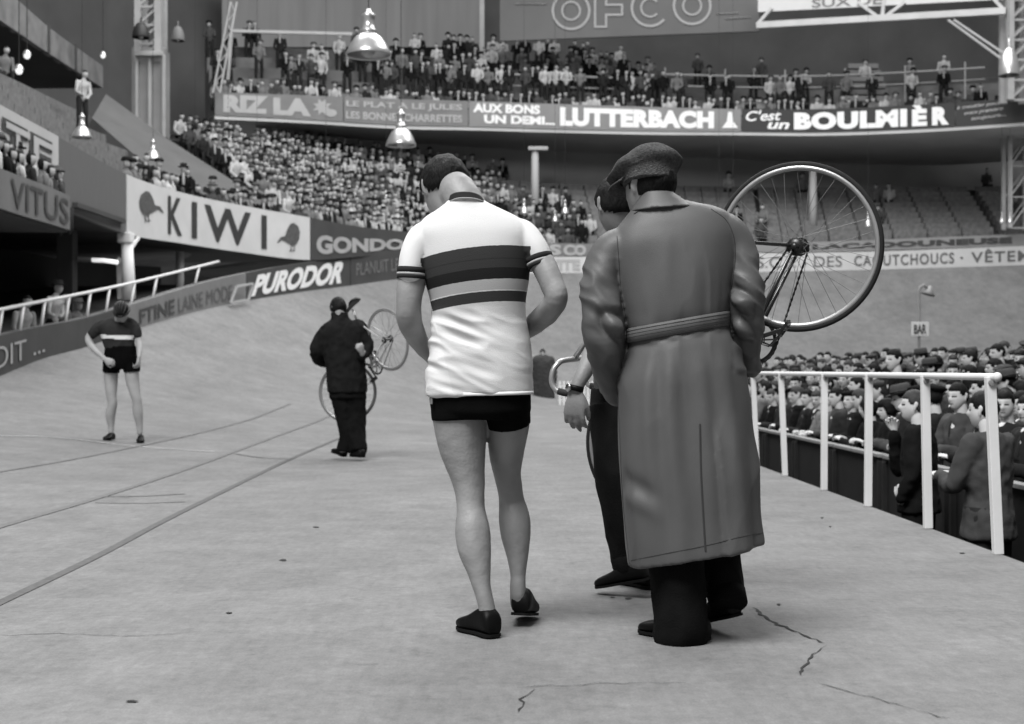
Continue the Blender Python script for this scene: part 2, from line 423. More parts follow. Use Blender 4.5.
bm = bmesh.new(); tops2 = [tops[0] + Vector((.02, -.05, .0))] + tops; polybar(bm, tops2, .019, 10); mobj('top_rail', bm, m_white, t, True)
bm = bmesh.new(); bmesh.ops.create_uvsphere(bm, u_segments=12, v_segments=8, radius=.024); bmesh.ops.translate(bm, verts=bm.verts, vec=tops2[0]); mobj('end_cap', bm, m_white, t, True)

# --- outer track wall with its adverts (one board per advert)
def sign(name, label, cat, nodes, p0, p1, m, **k):
    t = thing(name, label, cat, on(nodes, (p0 + p1) / 2, 0)); board('panel', nodes, p0, p1, m, parent=t, **k); return t
# wall under everything
board_wall = board('wall_track', TW, -1, 1180, m_signg, thick=.25, off=.06, v0=-.6, v1=.97); tag(board_wall, 'outer wall of the track', kind='structure')
s = sign('advert_board', 'grey wall advert with pale letters at far left below the sloping rail', 'advertising board', TW, -6, 118, m_signd)
text_on(TW, 'DIT ...', -6, 44, .2, .75, m_letter_g, s)
s = sign('advert_board', 'low grey wall board with dim letters right of the white stand column', 'advertising board', TW, 119, 246, m_signg)
text_on(TW, 'FTINE', 139, 174, .15, .72, m_signd, s, bold=.02); text_on(TW, 'LAINE MODE', 178, 232, .15, .7, mat('dim_letter', .10), s)
s = sign('advert_board', 'dark board with big slanted white letters on the outer track wall', 'advertising board', TW, 247, 350, m_signd)
text_on(TW, 'PURODOR', 254, 344, .12, .86, m_letter_w, s, shear=7, bold=.05)
s = sign('advert_board', 'dark wall board with faint small letters right of the slanted-letter board', 'advertising board', TW, 351, 440, m_signd)
text_on(TW, 'PLANUIT LES', 356, 402, .3, .72, m_signg, s)
s = sign('advert_board', 'white track wall board with letters beside the jersey cyclist', 'advertising board', TW, 441, 650, m_signw)
text_on(TW, 'VITE', 548, 580, .15, .85, m_letter_g, s, bold=.05)
s = sign('advert_board', 'long white track wall board in dark capitals behind the raised wheel', 'advertising board', TW, 651, 1180, m_signw)
text_on(TW, 'S.C.F. - DES', 757, 842, .2, .8, mat('letter_mid', .11), s); text_on(TW, 'CAOUTCHOUCS', 854, 954, .2, .8, MATS['letter_mid'], s, bold=.02, sp=1.15)
text_on(TW, '· VÊTEMENTS', 960, 1078, .2, .92, MATS['letter_mid'], s, bold=.02, sp=1.15)
# small stair notch board and slanted sign frame left of PURODOR
bm = bmesh.new()
q = [P(228, 303, 39.2), P(246, 300, 40.3), P(250, 284, 40.4), P(234, 287, 39.3)]
for a, b in zip(q, q[1:] + q[:1]): beam(bm, a + Vector((.1, -.15, 0)), b + Vector((.1, -.15, 0)), .06, .06)
tag(mobj('leaning_frame', bm, m_letter_g), 'small pale slanted frame leaning on the track wall', 'frame')

# --- sloping white railing on top of the left track wall
RL = [(-30, 22.4, 318, 340), (0, 24, 311, 337), (113, 31.6, 288, 313), (156, 34.5, 278, 297), (222, 39, 261.5, 276), (232, 39.6, 259, 274)]
t = thing('wall_railing', 'long white slanted railing on the left track wall', 'railing', on(RL, 100, 0))
bm = bmesh.new(); polybar(bm, [on(RL, x, 1) + outward(RL, x) * .1 for x in range(-30, 226, 12)], .035, 8); mobj('top_rail', bm, m_white, t, True)
for x in (-18, 4, 25, 46, 70, 91, 110, 135, 157, 199):
    bm = bmesh.new(); bar(bm, on(RL, x, -.05) + Vector((-.1, 0, 0)), on(RL, x + 4, 1) + Vector((-.1, 0, 0)), .032); mobj('post', bm, m_white, t, True)

# --- first tier: walkway, dark undercroft, fascia
K1 = [(0, 25.3, 105, 185), (55, 28.5, 135, 206), (127, 34, 174.5, 234), (180, 37.5, 192, 243), (240, 41.3, 205, 252), (310, 44.9, 217.5, 260), (355, 47.8, 226, 257), (400, 50.8, 231, 253), (470, 54, 238, 254), (560, 56.6, 243, 257), (700, 58.2, 244, 254), (813, 59, 242, 252), (1024, 60.6, 234, 246), (1180, 61.6, 230, 242)]
WK = [(-20, 23.2, 0, 0)] 
def strip(name, nodes, p0, p1, v, w0, w1, dz0, dz1, m, lab, step=10, zabs=None):
    n = int((p1 - p0) / step) + 1; vs, fs = [], []
    for i in range(n + 1):
        px = p0 + (p1 - p0) * i / n; o = outward(nodes, px); p = on(nodes, px, v)
        a = p + o * w0; b = p + o * w1; a.z += dz0; b.z += dz1
        vs += [a, b, b - Vector((0, 0, .15)), a - Vector((0, 0, .15))]
    for i in range(n):
        for k in range(4): fs.append([i * 4 + k, i * 4 + (k + 1) % 4, i * 4 + 4 + (k + 1) % 4, i * 4 + 4 + k])
    return tag(mobj(name, (vs, fs), m), lab, kind='structure')
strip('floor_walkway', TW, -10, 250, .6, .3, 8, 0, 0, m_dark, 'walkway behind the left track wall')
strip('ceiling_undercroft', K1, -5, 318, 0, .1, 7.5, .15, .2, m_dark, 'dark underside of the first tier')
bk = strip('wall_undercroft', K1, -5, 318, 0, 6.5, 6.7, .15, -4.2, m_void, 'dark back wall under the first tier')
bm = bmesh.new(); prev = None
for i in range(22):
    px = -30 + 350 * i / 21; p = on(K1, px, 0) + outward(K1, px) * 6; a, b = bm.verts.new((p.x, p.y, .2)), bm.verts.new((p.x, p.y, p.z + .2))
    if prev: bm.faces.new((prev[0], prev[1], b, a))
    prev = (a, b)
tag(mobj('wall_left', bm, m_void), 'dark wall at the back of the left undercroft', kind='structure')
s = sign('stand_fascia', 'plain grey boarded front of the left stand beside the two-bird board', 'fascia', K1, -8, 126, mat('ribbed_grey', .105, .8, .12, 14, stretch=(1, 6, .2)))
m_te = mat('te_board', .40, .8, .08, 1)
b_ = board('advert_panel', K1, -8, 55, m_te, thick=.05, off=-.07, v0=.12, v1=.98, parent=s)
for x0, x1, ch in ((-3, 23, 'T'), (25, 48, 'E')):
    text_on(K1, ch, x0, x1, .22, .84, m_signd, s, off=.09, bold=.06); text_on(K1, ch, x0 + 3, x1 + 1.5, .18, .80, m_te, s, off=.11, bold=.0)
bm = bmesh.new(); a, b = on(K1, 72, .12) + Vector((.06, 0, 0)), on(K1, 121, .18) + Vector((.06, 0, 0)); beam(bm, a, b, .12, .1); mobj('rib', bm, m_signd, s)
s = sign('advert_board', 'white board with four dark capitals between two birds on the left stand', 'advertising board', K1, 127, 310, m_signw)
for ch, x0, x1 in (('K', 167.5, 181.5), ('I', 191.3, 196.5), ('W', 204, 250.5), ('I', 261, 266.3)):
    text_on(K1, ch, x0, x1, .14, .87, m_letter_d, s, bold=.02)
m_kiwi = mat('bird_print', .075, .8, .3, 12)
def bird(cx, cy, f, sc, s):
    body = [(0, -13), (4, -12), (7, -7), (9, -2), (10, 2), (12, 3), (15.5, 3.5), (19, 9), (19.5, 11), (18, 10), (14.5, 7), (11, 8), (6, 11), (2, 13.5), (-3, 12), (-6, 6), (-7, -2), (-5, -9)]
    shape_on(K1, [(cx + f * x * sc, cy + y * sc) for x, y in body], m_kiwi, s, 'bird_emblem')
    for d in (-1, 2.4):
        shape_on(K1, [(cx + f * (d + x) * sc, cy + y * sc) for x, y in ((0, 12), (1, 12), (1.2, 18), (3.5, 20), (0, 20), (.2, 18))], m_kiwi, s, 'bird_leg')
bird(145, 203, 1, .92, s); bird(293.5, 234, -1, .86, s)
s = sign('advert_board', 'dark board with pale bulging letters right of the two-bird board', 'advertising board', K1, 311, 440, m_signd)
text_on(K1, 'GONDO', 316, 404, .14, .62, m_letter_g, s, bold=.05)
s = sign('advert_board', 'grey upper band with pale swirls above the white track wall', 'advertising board', K1, 441, 690, m_signg)
for i, x in enumerate((549, 563, 574)): text_on(K1, 'SCO'[i], x, x + 12, .1, .9, m_letter_g, s, bold=.06)
s = sign('advert_board', 'pale upper band with blurred dark letters above the long white track wall at right', 'advertising board', K1, 691, 1180, mat('band_pale', .24, .8, .1, 1))
text_on(K1, 'LACADOUNEUSE', 812, 1012, .24, .78, m_signd, s, bold=.06, sp=1.05)
# VITUS loge front and column
VT = [(-12, 21.7, 163, 203), (0, 22.5, 168, 208), (70, 27.3, 196, 230), (97, 29.7, 212, 239)]
s = sign('advert_board', 'grey five-letter board on the small loge at the left edge', 'advertising board', VT, -12, 70, mat('loge_grey', .14, .8, .1, 2))
text_on(VT, 'VITUS', 10, 68, .12, .85, m_signd, s, bold=.01)
strip('floor_loge', VT, -12, 70, 0, .05, 1.9, .1, .1, m_dark, 'floor of the loge at the left edge')
t = thing('stand_column', 'white column with bracket arms under the two-bird board corner', 'column', P(127, 302, 34))
bm = bmesh.new(); tube(bm, [P(129, 300, 34), P(127, 243, 34)], [.17, .14], 14, 2, caps=False); mobj('shaft', bm, m_white, t, True)
bm = bmesh.new(); box(bm, P(126, 238, 34), (.34, .34, .25), bev=.03); mobj('capital', bm, m_white, t)
bm = bmesh.new(); beam(bm, P(131, 249, 34), P(139, 237, 34.2), .06, .06); beam(bm, P(123, 262, 34), P(118, 258, 34), .1, .08); beam(bm, P(121, 299, 34.4), P(120, 262, 34.4), .14, .14); mobj('bracket', bm, m_white, t)
t = thing('stand_column', 'grey column under the stand further right behind the railing', 'column', P(180, 290, 39))
bm = bmesh.new(); tube(bm, [P(180, 296, 39), P(180, 252, 39)], [.11, .11], 12, 2, caps=False); mobj('shaft', bm, m_letter_g, t, True)
t = thing('stand_column', 'broad dark column in the undercroft behind the left railing', 'column', P(67, 310, 33))
bm = bmesh.new(); box(bm, P(67, 277, 33), (.38, .38, 2.2), bev=.02); mobj('shaft', bm, m_dark, t)
t = thing('lamp_tube', 'bright strip lamp glowing under the left stand', 'lamp', P(109, 262, 33))
ml = bpy.data.materials.new('lamp_glow'); ml.use_nodes = True; b = ml.node_tree.nodes['Principled BSDF']; b.inputs['Emission Color'].default_value = (1, 1, 1, 1); b.inputs['Emission Strength'].default_value = .75
bm = bmesh.new(); polybar(bm, [P(92, 260, 33), P(104, 260.5, 33), P(118, 262.5, 33)], .05, 8); mobj('tube', bm, ml, t, True)
bm = bmesh.new(); beam(bm, P(78, 258, 33.05), P(119, 261, 33.05), .08, .05); mobj('holder', bm, m_steel, t)

# --- stands: stepped, ruled between a front and a back line
def stand(name, label, fr, bk_, n, m, sub=10):
    f = catmull([list(P(p[0], p[2], p[1])) for p in fr], sub); b = catmull([list(P(p[0], p[2], p[1])) for p in bk_], sub); L = len(f)
    bm = bmesh.new(); cols = []
    for i in range(L):
        A, B = Vector(f[i]), Vector(b[i]); pr = []
        for k in range(n):
            q = A.lerp(B, k / n); r = A.lerp(B, (k + 1) / n); z = A.z + (B.z - A.z) * (k / n); z1 = A.z + (B.z - A.z) * ((k + 1) / n)
            pr += [Vector((q.x, q.y, z)), Vector((r.x, r.y, z)), ]
        pr.append(Vector((B.x, B.y, B.z))); pr.append(Vector((B.x, B.y, A.z - .6))); pr.append(Vector((A.x, A.y, A.z - .6)))
        cols.append([bm.verts.new(p) for p in pr])
    for a, c in zip(cols[:-1], cols[1:]):
        for k in range(len(a)):
            k2 = (k + 1) % len(a); bm.faces.new((a[k], a[k2], c[k2], c[k]))
    for c in (cols[0], cols[-1]): bm.faces.new(c)
    o = mobj(name, bm, m); tag(o, label, 'grandstand')
    def at(u, k, du=0):
        x = min(max(u * (L - 1), 0), L - 1.001); i = int(x); A = Vector(f[i]).lerp(Vector(f[i + 1]), x - i); B = Vector(b[i]).lerp(Vector(b[i + 1]), x - i)
        q = A.lerp(B, (k + .5) / n); return Vector((q.x, q.y, A.z + (B.z - A.z) * k / n)), math.atan2((A - B).y, (A - B).x)
    return o, at, f, b
# left straight stand
st_l, at_l, fl, bl = stand('grandstand', 'empty left stand with pale step rows above the two-bird board',
    [(0 - 40, 23, 125), (0, 25.5, 142), (55, 28.8, 168), (127, 34.3, 205), (180, 37.8, 219), (240, 41.7, 231), (285, 43.8, 236)],
    [(-170, 31, 15), (-70, 36, 50), (0, 40.5, 77), (60, 46, 103), (100, 49, 120), (140, 50.5, 140), (175, 51, 160)], 9, m_concr)
fr1 = [(306, 45.2, 240), (355, 48.2, 246), (400, 51.2, 251), (480, 54.8, 256), (560, 57, 258), (700, 58.6, 256), (813, 59.4, 253), (1024, 61, 246), (1180, 62, 242)]
bk1 = [(172, 51.5, 140), (255, 57, 152), (330, 60.5, 158), (440, 63.8, 172), (535, 65.5, 184), (690, 66.8, 188), (800, 67.3, 190), (985, 68.4, 190), (1130, 69, 186)]
st_c, at_c, fc, bc = stand('grandstand', 'curved lower stand packed at left and nearly empty at right', fr1, bk1, 11, mat('stand_dark', .055, .95, .2, 1.2))
# aisle wall between the two stands
s = prism_px([(106, 94, 46), (165, 137, 46), (232, 180, 45.2), (300, 219, 44.6), (286, 219, 43.9), (225, 205, 42.5), (150, 168, 42.5), (92, 118, 43.5)], .3)
tag(mobj('wall_aisle', s, mat('aisle_grey', .085, .9, .12, 1)), 'grey sloping wall between the two stands', kind='structure')
# back walls
def polywall(name, pts, z0, z1, m, lab):
    vs, fs = [], []
    for p in pts: vs += [(p[0], p[1], z0), (p[0], p[1], z1)]
    for i in range(len(pts) - 1): fs.append([2 * i, 2 * i + 1, 2 * i + 3, 2 * i + 2])
    return tag(mobj(name, (vs, fs), m), lab, kind='structure')
bkp = [((p[0] - CX) / FPX * p[1] * 1.005, p[1] + .4) for p in bk1]
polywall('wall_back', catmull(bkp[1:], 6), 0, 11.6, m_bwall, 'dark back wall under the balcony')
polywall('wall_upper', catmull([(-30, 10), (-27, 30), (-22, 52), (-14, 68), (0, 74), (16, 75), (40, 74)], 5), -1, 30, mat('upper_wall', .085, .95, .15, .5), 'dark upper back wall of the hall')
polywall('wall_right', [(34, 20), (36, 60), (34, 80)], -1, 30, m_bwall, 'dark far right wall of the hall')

# --- upper balcony
B2 = [(215, 55.5, 92, 115), (300, 57.3, 95, 119), (400, 59.2, 99, 125), (470, 60.3, 101, 126.5), (560, 60.9, 104, 129), (655, 61, 107, 131), (742, 60.6, 109, 131.5), (820, 60, 109, 132), (930, 58.8, 104, 128), (1023, 57.6, 98, 122), (1060, 57.2, 96, 120)]
s = sign('advert_board', 'grey board with pale letters and a cross emblem at the left of the balcony', 'advertising board', B2, 215, 343, m_signg)
text_on(B2, 'RIZ', 223, 268, .14, .9, m_letter_g, s, bold=.07); text_on(B2, 'LA', 273, 311, .12, .86, m_letter_g, s, bold=.07)
shape_on(B2, [(322 + 10 * c * (1 if i % 2 else .55), 107 + 9 * d * (1 if i % 2 else .55)) for i, (c, d) in enumerate([(math.cos(a * math.pi / 8), math.sin(a * math.pi / 8)) for a in range(16)])], m_letter_g, s, 'emblem')
shape_on(B2, [(331 + 6 * math.cos(a / 8 * 6.283), 113 + 4 * math.sin(a / 8 * 6.283)) for a in range(8)], m_letter_g, s, 'emblem')
s = sign('advert_board', 'balcony board with two lines of small pale letters left of centre', 'advertising board', B2, 344, 468, m_signg)
text_on(B2, 'LE PLAT A LE JULES', 346, 462, .56, .86, m_letter_g, s, bold=.03); text_on(B2, 'LES BONNES CHARRETTES', 346, 462, .14, .44, m_letter_g, s, bold=.03)
s = sign('advert_board', 'grey board in bold white letters at the centre of the balcony', 'advertising board', B2, 469, 741, mat('board_mid', .20, .8, .08, 1))
text_on(B2, 'AUX BONS', 473, 540, .56, .92, m_letter_w, s, bold=.05); text_on(B2, 'UN DEMI...', 484, 555, .14, .48, m_letter_w, s, bold=.05)
text_on(B2, 'LUTTERBACH', 560, 714, .12, .88, m_letter_w, s, bold=.07, sp=1.08)
shape_on(B2, [(722, 128), (738, 128), (733, 121), (732, 112), (728, 112), (727, 121)], m_letter_w, s, 'emblem')
s = sign('advert_board', 'black board with bold white capitals at the right of the balcony', 'advertising board', B2, 742, 955, m_letter_d)
text_on(B2, "C'est", 746, 781, .45, .92, m_letter_w, s, shear=3, bold=.02, dv=.06); text_on(B2, 'un', 768, 789, .12, .42, m_letter_w, s, shear=3, bold=.03)
text_on(B2, 'BOULMI', 794, 907, .10, .86, m_letter_w, s, bold=.07, sp=1.12); text_on(B2, 'È', 912, 927, .10, .98, m_letter_w, s, bold=.06); text_on(B2, 'R', 932, 949, .10, .86, m_letter_w, s, bold=.07)
s = sign('advert_board', 'black balcony board with three lines of small script by the right tower', 'advertising board', B2, 956, 1060, m_letter_d)
for i, tx in enumerate(('à meubler pour', 'avant premiere', 'toujours...')): text_on(B2, tx, 957 + i * 7, 1000 + i * 3, .66 - .25 * i, .84 - .25 * i, m_letter_g, s, shear=2, dv=.1, bold=.02)
strip('floor_balcony', B2, 215, 1060, 0, .05, 10, .0, .0, mat('balcony_soffit', .45, .95, .1, .5), 'underside of the balcony')  # pale soffit colour stands in for bounce light and haze under the balcony
fr2 = [(216, 56.2, 100), (300, 58, 103), (400, 59.9, 108), (470, 61, 110), (560, 61.6, 112), (655, 61.7, 115), (742, 61.3, 117), (820, 60.7, 117), (930, 59.5, 112), (1060, 57.9, 104)]
bk2 = [(205, 62.5, 48), (290, 64.5, 48), (385, 66.5, 52), (465, 68, 60), (560, 69, 62), (650, 69, 75), (738, 68.4, 82), (815, 67.4, 84), (920, 66, 80), (1040, 64, 76)]
st_b, at_b, fb, bb = stand('grandstand', 'upper balcony terrace of steps with standing spectators', fr2, bk2, 5, m_concr)
# upper left balcony edge receding toward the tower
UL = [(-30, 38.6, -30, 0), (0, 40.8, -14, 20), (50, 45.3, 28, 54), (103, 51, 66, 88)]
s = sign('balcony_edge', 'grey upper balcony edge slanting down from the top left corner', 'balcony', UL, -30, 103, mat('ul_grey', .15, .9, .3, 1.5), thick=.2)
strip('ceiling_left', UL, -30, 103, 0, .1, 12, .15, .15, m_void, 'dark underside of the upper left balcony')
# upper left hand posts on the balcony edge
for x in (48, 75):
    bm = bmesh.new(); beam(bm, on(UL, x, 0), on(UL, x, 1.1), .12, .12); mobj('post', bm, m_signd, s)
# tower
def lattice(name, lab, x0, x1, y0, y1, D, w, m, n=6, solid_from=None):
    t = thing(name, lab, 'tower', P((x0 + x1) / 2, y1, D))
    L0, L1 = P(x0, y1, D), P(x0, y0, D); R0, R1 = P(x1, y1, D), P(x1, y0, D); back = Vector((0, .8, 0))
    for a, b in ((L0, L1), (R0, R1), (L0 + back, L1 + back), (R0 + back, R1 + back)):
        bm = bmesh.new(); beam(bm, a, b, w, w); mobj('upright', bm, m, t)
    for k in range(n):
        a = L0.lerp(L1, k / n); b = R0.lerp(R1, (k + 1) / n); c = R0.lerp(R1, k / n)
        for e, f in ((a, b), (a, c), (a + back, b + back)): bm = bmesh.new(); beam(bm, e, f, w * .35, w * .35); mobj('brace', bm, m, t)
    return t
m_tower = mat('tower_grey', .20, .8, .15, 1.2)
t = lattice('lattice_tower', 'tall grey riveted tower with lattice top at upper left', 138, 158, -30, 62, 47, .2, mat('tower_pale', .3, .7, .1, 2), 5)
bm = bmesh.new(); box(bm, P(151, 94, 47.4), (1.05, .9, 2.9), bev=.02); mobj('pier', bm, m_tower, t)
for x in (137, 150, 164):
    bm = bmesh.new(); beam(bm, P(x, 137, 46.8), P(x, 55, 46.8), .09, .09); mobj('upright', bm, mat('tower_pale', .3), t)
bm = bmesh.new(); box(bm, P(149, 54, 46.7), (.9, .3, .16), bev=.03); mobj('collar', bm, MATS['tower_pale'], t)
t = lattice('lattice_tower', 'pale steel tower at the right edge above the balcony', 1010, 1030, -20, 100, 56, .26, mat('tower_r', .30, .7, .1, 2), 6)
t = lattice('lattice_tower', 'thin braced steel frame at right edge below the balcony', 1010, 1032, 135, 228, 60, .16, m_letter_g, 3)
t = thing('lattice_mast', 'slanted lattice mast at the left end of the balcony', 'mast', P(216, 92, 55))
ma, mb, mc, md = P(213, 93, 55), P(231, 2, 55), P(220, 93, 55), P(237, 2, 55)
for p, q in ((ma, mb), (mc, md)): bm = bmesh.new(); beam(bm, p, q, .07, .07); mobj('upright', bm, m_letter_g, t)
for k in range(9):
    bm = bmesh.new(); beam(bm, (ma if k % 2 else mc).lerp(mb if k % 2 else md, k / 9), (mc if k % 2 else ma).lerp(md if k % 2 else mb, (k + 1) / 9), .035, .035); mobj('brace', bm, m_letter_g, t)
# horizontal top rail of balcony cage
bm = bmesh.new(); beam(bm, P(232, 31, 58), P(352, 34, 60), .12, .12); beam(bm, P(232, 31, 58), P(228, 80, 57.5), .1, .1)
tag(mobj('cage_frame', bm, m_letter_g), 'pale frame rail above the left balcony crowd', 'frame')
# balcony guard rails
for i, (x0, x1, dy, off, lab) in enumerate(((482, 660, 28, 3.2, 'thin pale guard rail behind the balcony crowd above the central white-lettered board'), (665, 1000, 33, 3.0, 'thin pale guard rail across the balcony above the black board'))):
    t = thing('guard_rail', lab, 'railing', on(B2, x0, 1))
    bm = bmesh.new(); pp = [P(x, sample(B2, x)[1] - dy, sample(B2, x)[0] + off) for x in range(x0, x1, 20)]; polybar(bm, pp, .045, 6); polybar(bm, [p - Vector((0, 0, .5)) for p in pp], .03, 6); mobj('rail', bm, m_letter_g, t)
    for p in pp[::3]:
        bm = bmesh.new(); beam(bm, p - Vector((0, 0, 1.3)), p + Vector((0, 0, .3)), .06, .06); mobj('post', bm, m_letter_g, t)
# upper panels, OFCO sign, white truss
PN = [(215, 66, -20, 47), (500, 71, -20, 47)]
s = sign('wall_panel', 'pale grey upper wall panels behind the left balcony crowd', 'panel', PN, 222, 480, mat('upper_pale', .20, .9, .12, .6, stretch=(3, 1, .2)))
for x in (482,):
    bm = bmesh.new(); beam(bm, P(x, 62, 67), P(x, -20, 67), .22, .2); mobj('post', bm, m_letter_g, s)
OF = [(500, 63, -22, 41), (630, 62.3, -22, 36), (760, 61.5, -22, 31)]
s = sign('advert_sign', 'large grey sign with outlined round letters at the top', 'sign', OF, 500, 759, mat('sign_top_grey', .115, .9, .08, .6), thick=.15)
mo = mat('sign_line', .30, .8)
def ringsh(cx, cy, r0, r1, a0=0, a1=360, yk=1.15):
    vs, fs = [], []; n = 28
    for i in range(n + 1):
        a = math.radians(a0 + (a1 - a0) * i / n)
        for r in (r0, r1): px, py = cx + r * math.cos(a), cy - r * math.sin(a) * yk; vs.append(P(px, py, sample(OF, px)[0]) + Vector((0, -.05, 0)))
    for i in range(n): fs.append([2 * i, 2 * i + 1, 2 * i + 3, 2 * i + 2])
    mobj('lettering', (vs, fs), mo, s, recalc=False)
for cx, cy in ((571, 11), (692, 6)):
    ringsh(cx, cy, 17, 19.5, yk=1); ringsh(cx, cy, 8, 10, yk=1)
ringsh(650, 8, 17, 19.5, 40, 320, 1); ringsh(650, 8, 8, 10, 40, 320, 1)
def poly_outline(pts, w=1.1):
    for a, b in zip(pts, pts[1:] + pts[:1]):
        d = Vector((b[0] - a[0], b[1] - a[1])).normalized() * w; n = Vector((-d.y, d.x))
        q = [(a[0] - d.x + n.x, a[1] - d.y + n.y), (a[0] - d.x - n.x, a[1] - d.y - n.y), (b[0] + d.x - n.x, b[1] + d.y - n.y), (b[0] + d.x + n.x, b[1] + d.y + n.y)]
        mobj('lettering', ([P(x, y, sample(OF, x)[0]) + Vector((0, -.05, 0)) for x, y in q], [[0, 1, 2, 3]]), mo, s, recalc=False)
poly_outline([(595, -12), (625, -12), (625, -4), (606, -4), (606, 5), (622, 5), (622, 15), (606, 15), (606, 27), (595, 27)])
poly_outline([(516, 4), (546, 4)], .6); poly_outline([(717, 14), (738, 13)], .6); poly_outline([(726, 19), (750, 17)], .6)
t = thing('roof_truss', 'white steel truss beam spanning the upper right', 'truss', P(757, 28, 60))
mt = mat('truss_white', .42, .6, .08, 2)
TL = [(755, 60, 12, 28), (1010, 56, -2, 12)]
bm = bmesh.new(); beam(bm, P(757, 25.5, 60), P(1006, 11, 56), .22, .26); mobj('lower_chord', bm, mt, t)
for a, b in (((757, 25, 60), (772, 8, 59.7)), ((878, 17, 58), (858, 2, 58.4)), ((885, 17, 57.9), (905, 2, 57.6)), ((1004, 10, 56), (992, -3, 56.2)), ((882, 17, 58), (884, -5, 58))):
    bm = bmesh.new(); beam(bm, P(*a), P(*b), .13, .13); mobj('brace', bm, mt, t)
UB = [(758, 60, -14, 12), (1010, 56, -30, -1)]
s = sign('advert_sign', 'long white sign with dark letters on the truss at top right', 'sign', UB, 758, 1003, m_signw)
text_on(UB, 'SUX DE', 812, 882, .05, .38, m_signg, s, bold=.02)
for i, (a, b) in enumerate((((948, 20, 56.5), (1003, 60, 55.5)), ((954, 20, 56.5), (1003, 53, 55.5)))):
    bm = bmesh.new(); bar(bm, P(*a), P(*b), .05); tag(mobj('stay_cable', bm, m_letter_g), 'pale diagonal stay from the truss to the right tower, %s of two' % ('lower', 'upper')[i], 'cable')
# columns in the far stand
for x, y0, y1, D, lab, capw in ((535, 150, 212, 61, 'white column with flat cap standing behind the jersey cyclist', 1), (813, 168, 226, 62, 'white column seen through the raised bicycle wheel', 0)):
    t = thing('stand_column', lab, 'column', P(x, y1, D)); bm = bmesh.new(); tube(bm, [P(x, y1 + 5, D), P(x, y0, D)], [.19, .15], 12, 2, caps=False); mobj('shaft', bm, mat('column_grey', .34, .7), t, True)
    if capw: bm = bmesh.new(); box(bm, P(x + 3, y0 - 1, D), (.85, .5, .16), bev=.03); mobj('capital', bm, MATS['column_grey'], t)
# pale stair block on the balcony right, and seat rows in the empty stand
bm = bmesh.new()
for k in range(7):
    a, b = P(838 + k * 1.5, 106 - k * 6.5, 61.5 + k * .8), P(892 - k * 2.5, 106 - k * 6.5, 61.5 + k * .8); beam(bm, a, b, .5, .22)
tag(mobj('stair_flight', bm, mat('stair_grey', .17, .9)), 'pale flight of steps on the balcony above the black lettered board', 'stairs')
m_seat = mat('bench_wood', .14, .7, .25, 6)
for k in range(1, 10):
    for (u0, u1) in ((.40, .56), (.57, .70), (.705, .86), (.865, .99)):
        bm = bmesh.new(); n = 8
        for j in range(n):
            a, ya = at_c(u0 + (u1 - u0) * j / n, k); b, _ = at_c(u0 + (u1 - u0) * (j + .93) / n, k)
            a.z += .42; b.z += .42; beam(bm, a, b, .06, .4)
            for e in (a.lerp(b, .05), a.lerp(b, .95)): beam(bm, e, e - Vector((0, 0, .42)), .08, .3)
            back = Vector((-math.cos(ya), -math.sin(ya), 0)) * .22 + Vector((0, 0, .22)); beam(bm, a + back, b + back, .22, .05)
        tag(mobj('bench_row', bm, m_seat), 'long empty wooden bench row in the curved lower stand', 'bench', 'bench rows in the lower stand')
for k in range(1, 8):
    bm = bmesh.new()
    for j in range(14):
        a, _ = at_l(.02 + .068 * j, k); b, _ = at_l(.02 + .068 * (j + .97), k); a.z += .38; b.z += .38; beam(bm, a, b, .07, .35)
        for e in (a.lerp(b, .1), a.lerp(b, .9)): beam(bm, e, e - Vector((0, 0, .38)), .06, .25)
    tag(mobj('bench_row', bm, m_seat), 'long bench row of the left stand above the two-bird board', 'bench', 'bench rows in the left stand')
# ================================================================ BODIES
m_skin = mat('skin', 0.235, 0.5, 0.10, 9, 0.15, 90, spec=.35)
m_skin_f = mat('skin_face', 0.34, 0.6, 0.06, 8)
m_hair = mat('hair', 0.006, 0.6, 0.4, 30, 0.7, 120, stretch=(1, 1, .35), spec=.12)
m_hair_g = mat('hair_grey', 0.05, 0.6, 0.4, 30, 0.5, 120)
m_black = mat('black_cloth', 0.003, 0.95, 0.3, 10, 0.2, 200, spec=.05)
m_suit = mat('suit_dark', 0.010, 0.9, 0.3, 12, 0.3, 200, spec=.08)
m_shoe = mat('shoe_leather', 0.004, 0.5, 0.3, 8, 0.1, 60, spec=.12)
m_sole = mat('shoe_sole', 0.008, 0.8, spec=.1)
m_eye = mat('eye_dark', 0.02, 0.3)
m_lip = mat('lip', 0.14, 0.6)
def mirror_x(v): return Vector((-v[0], v[1], v[2]))
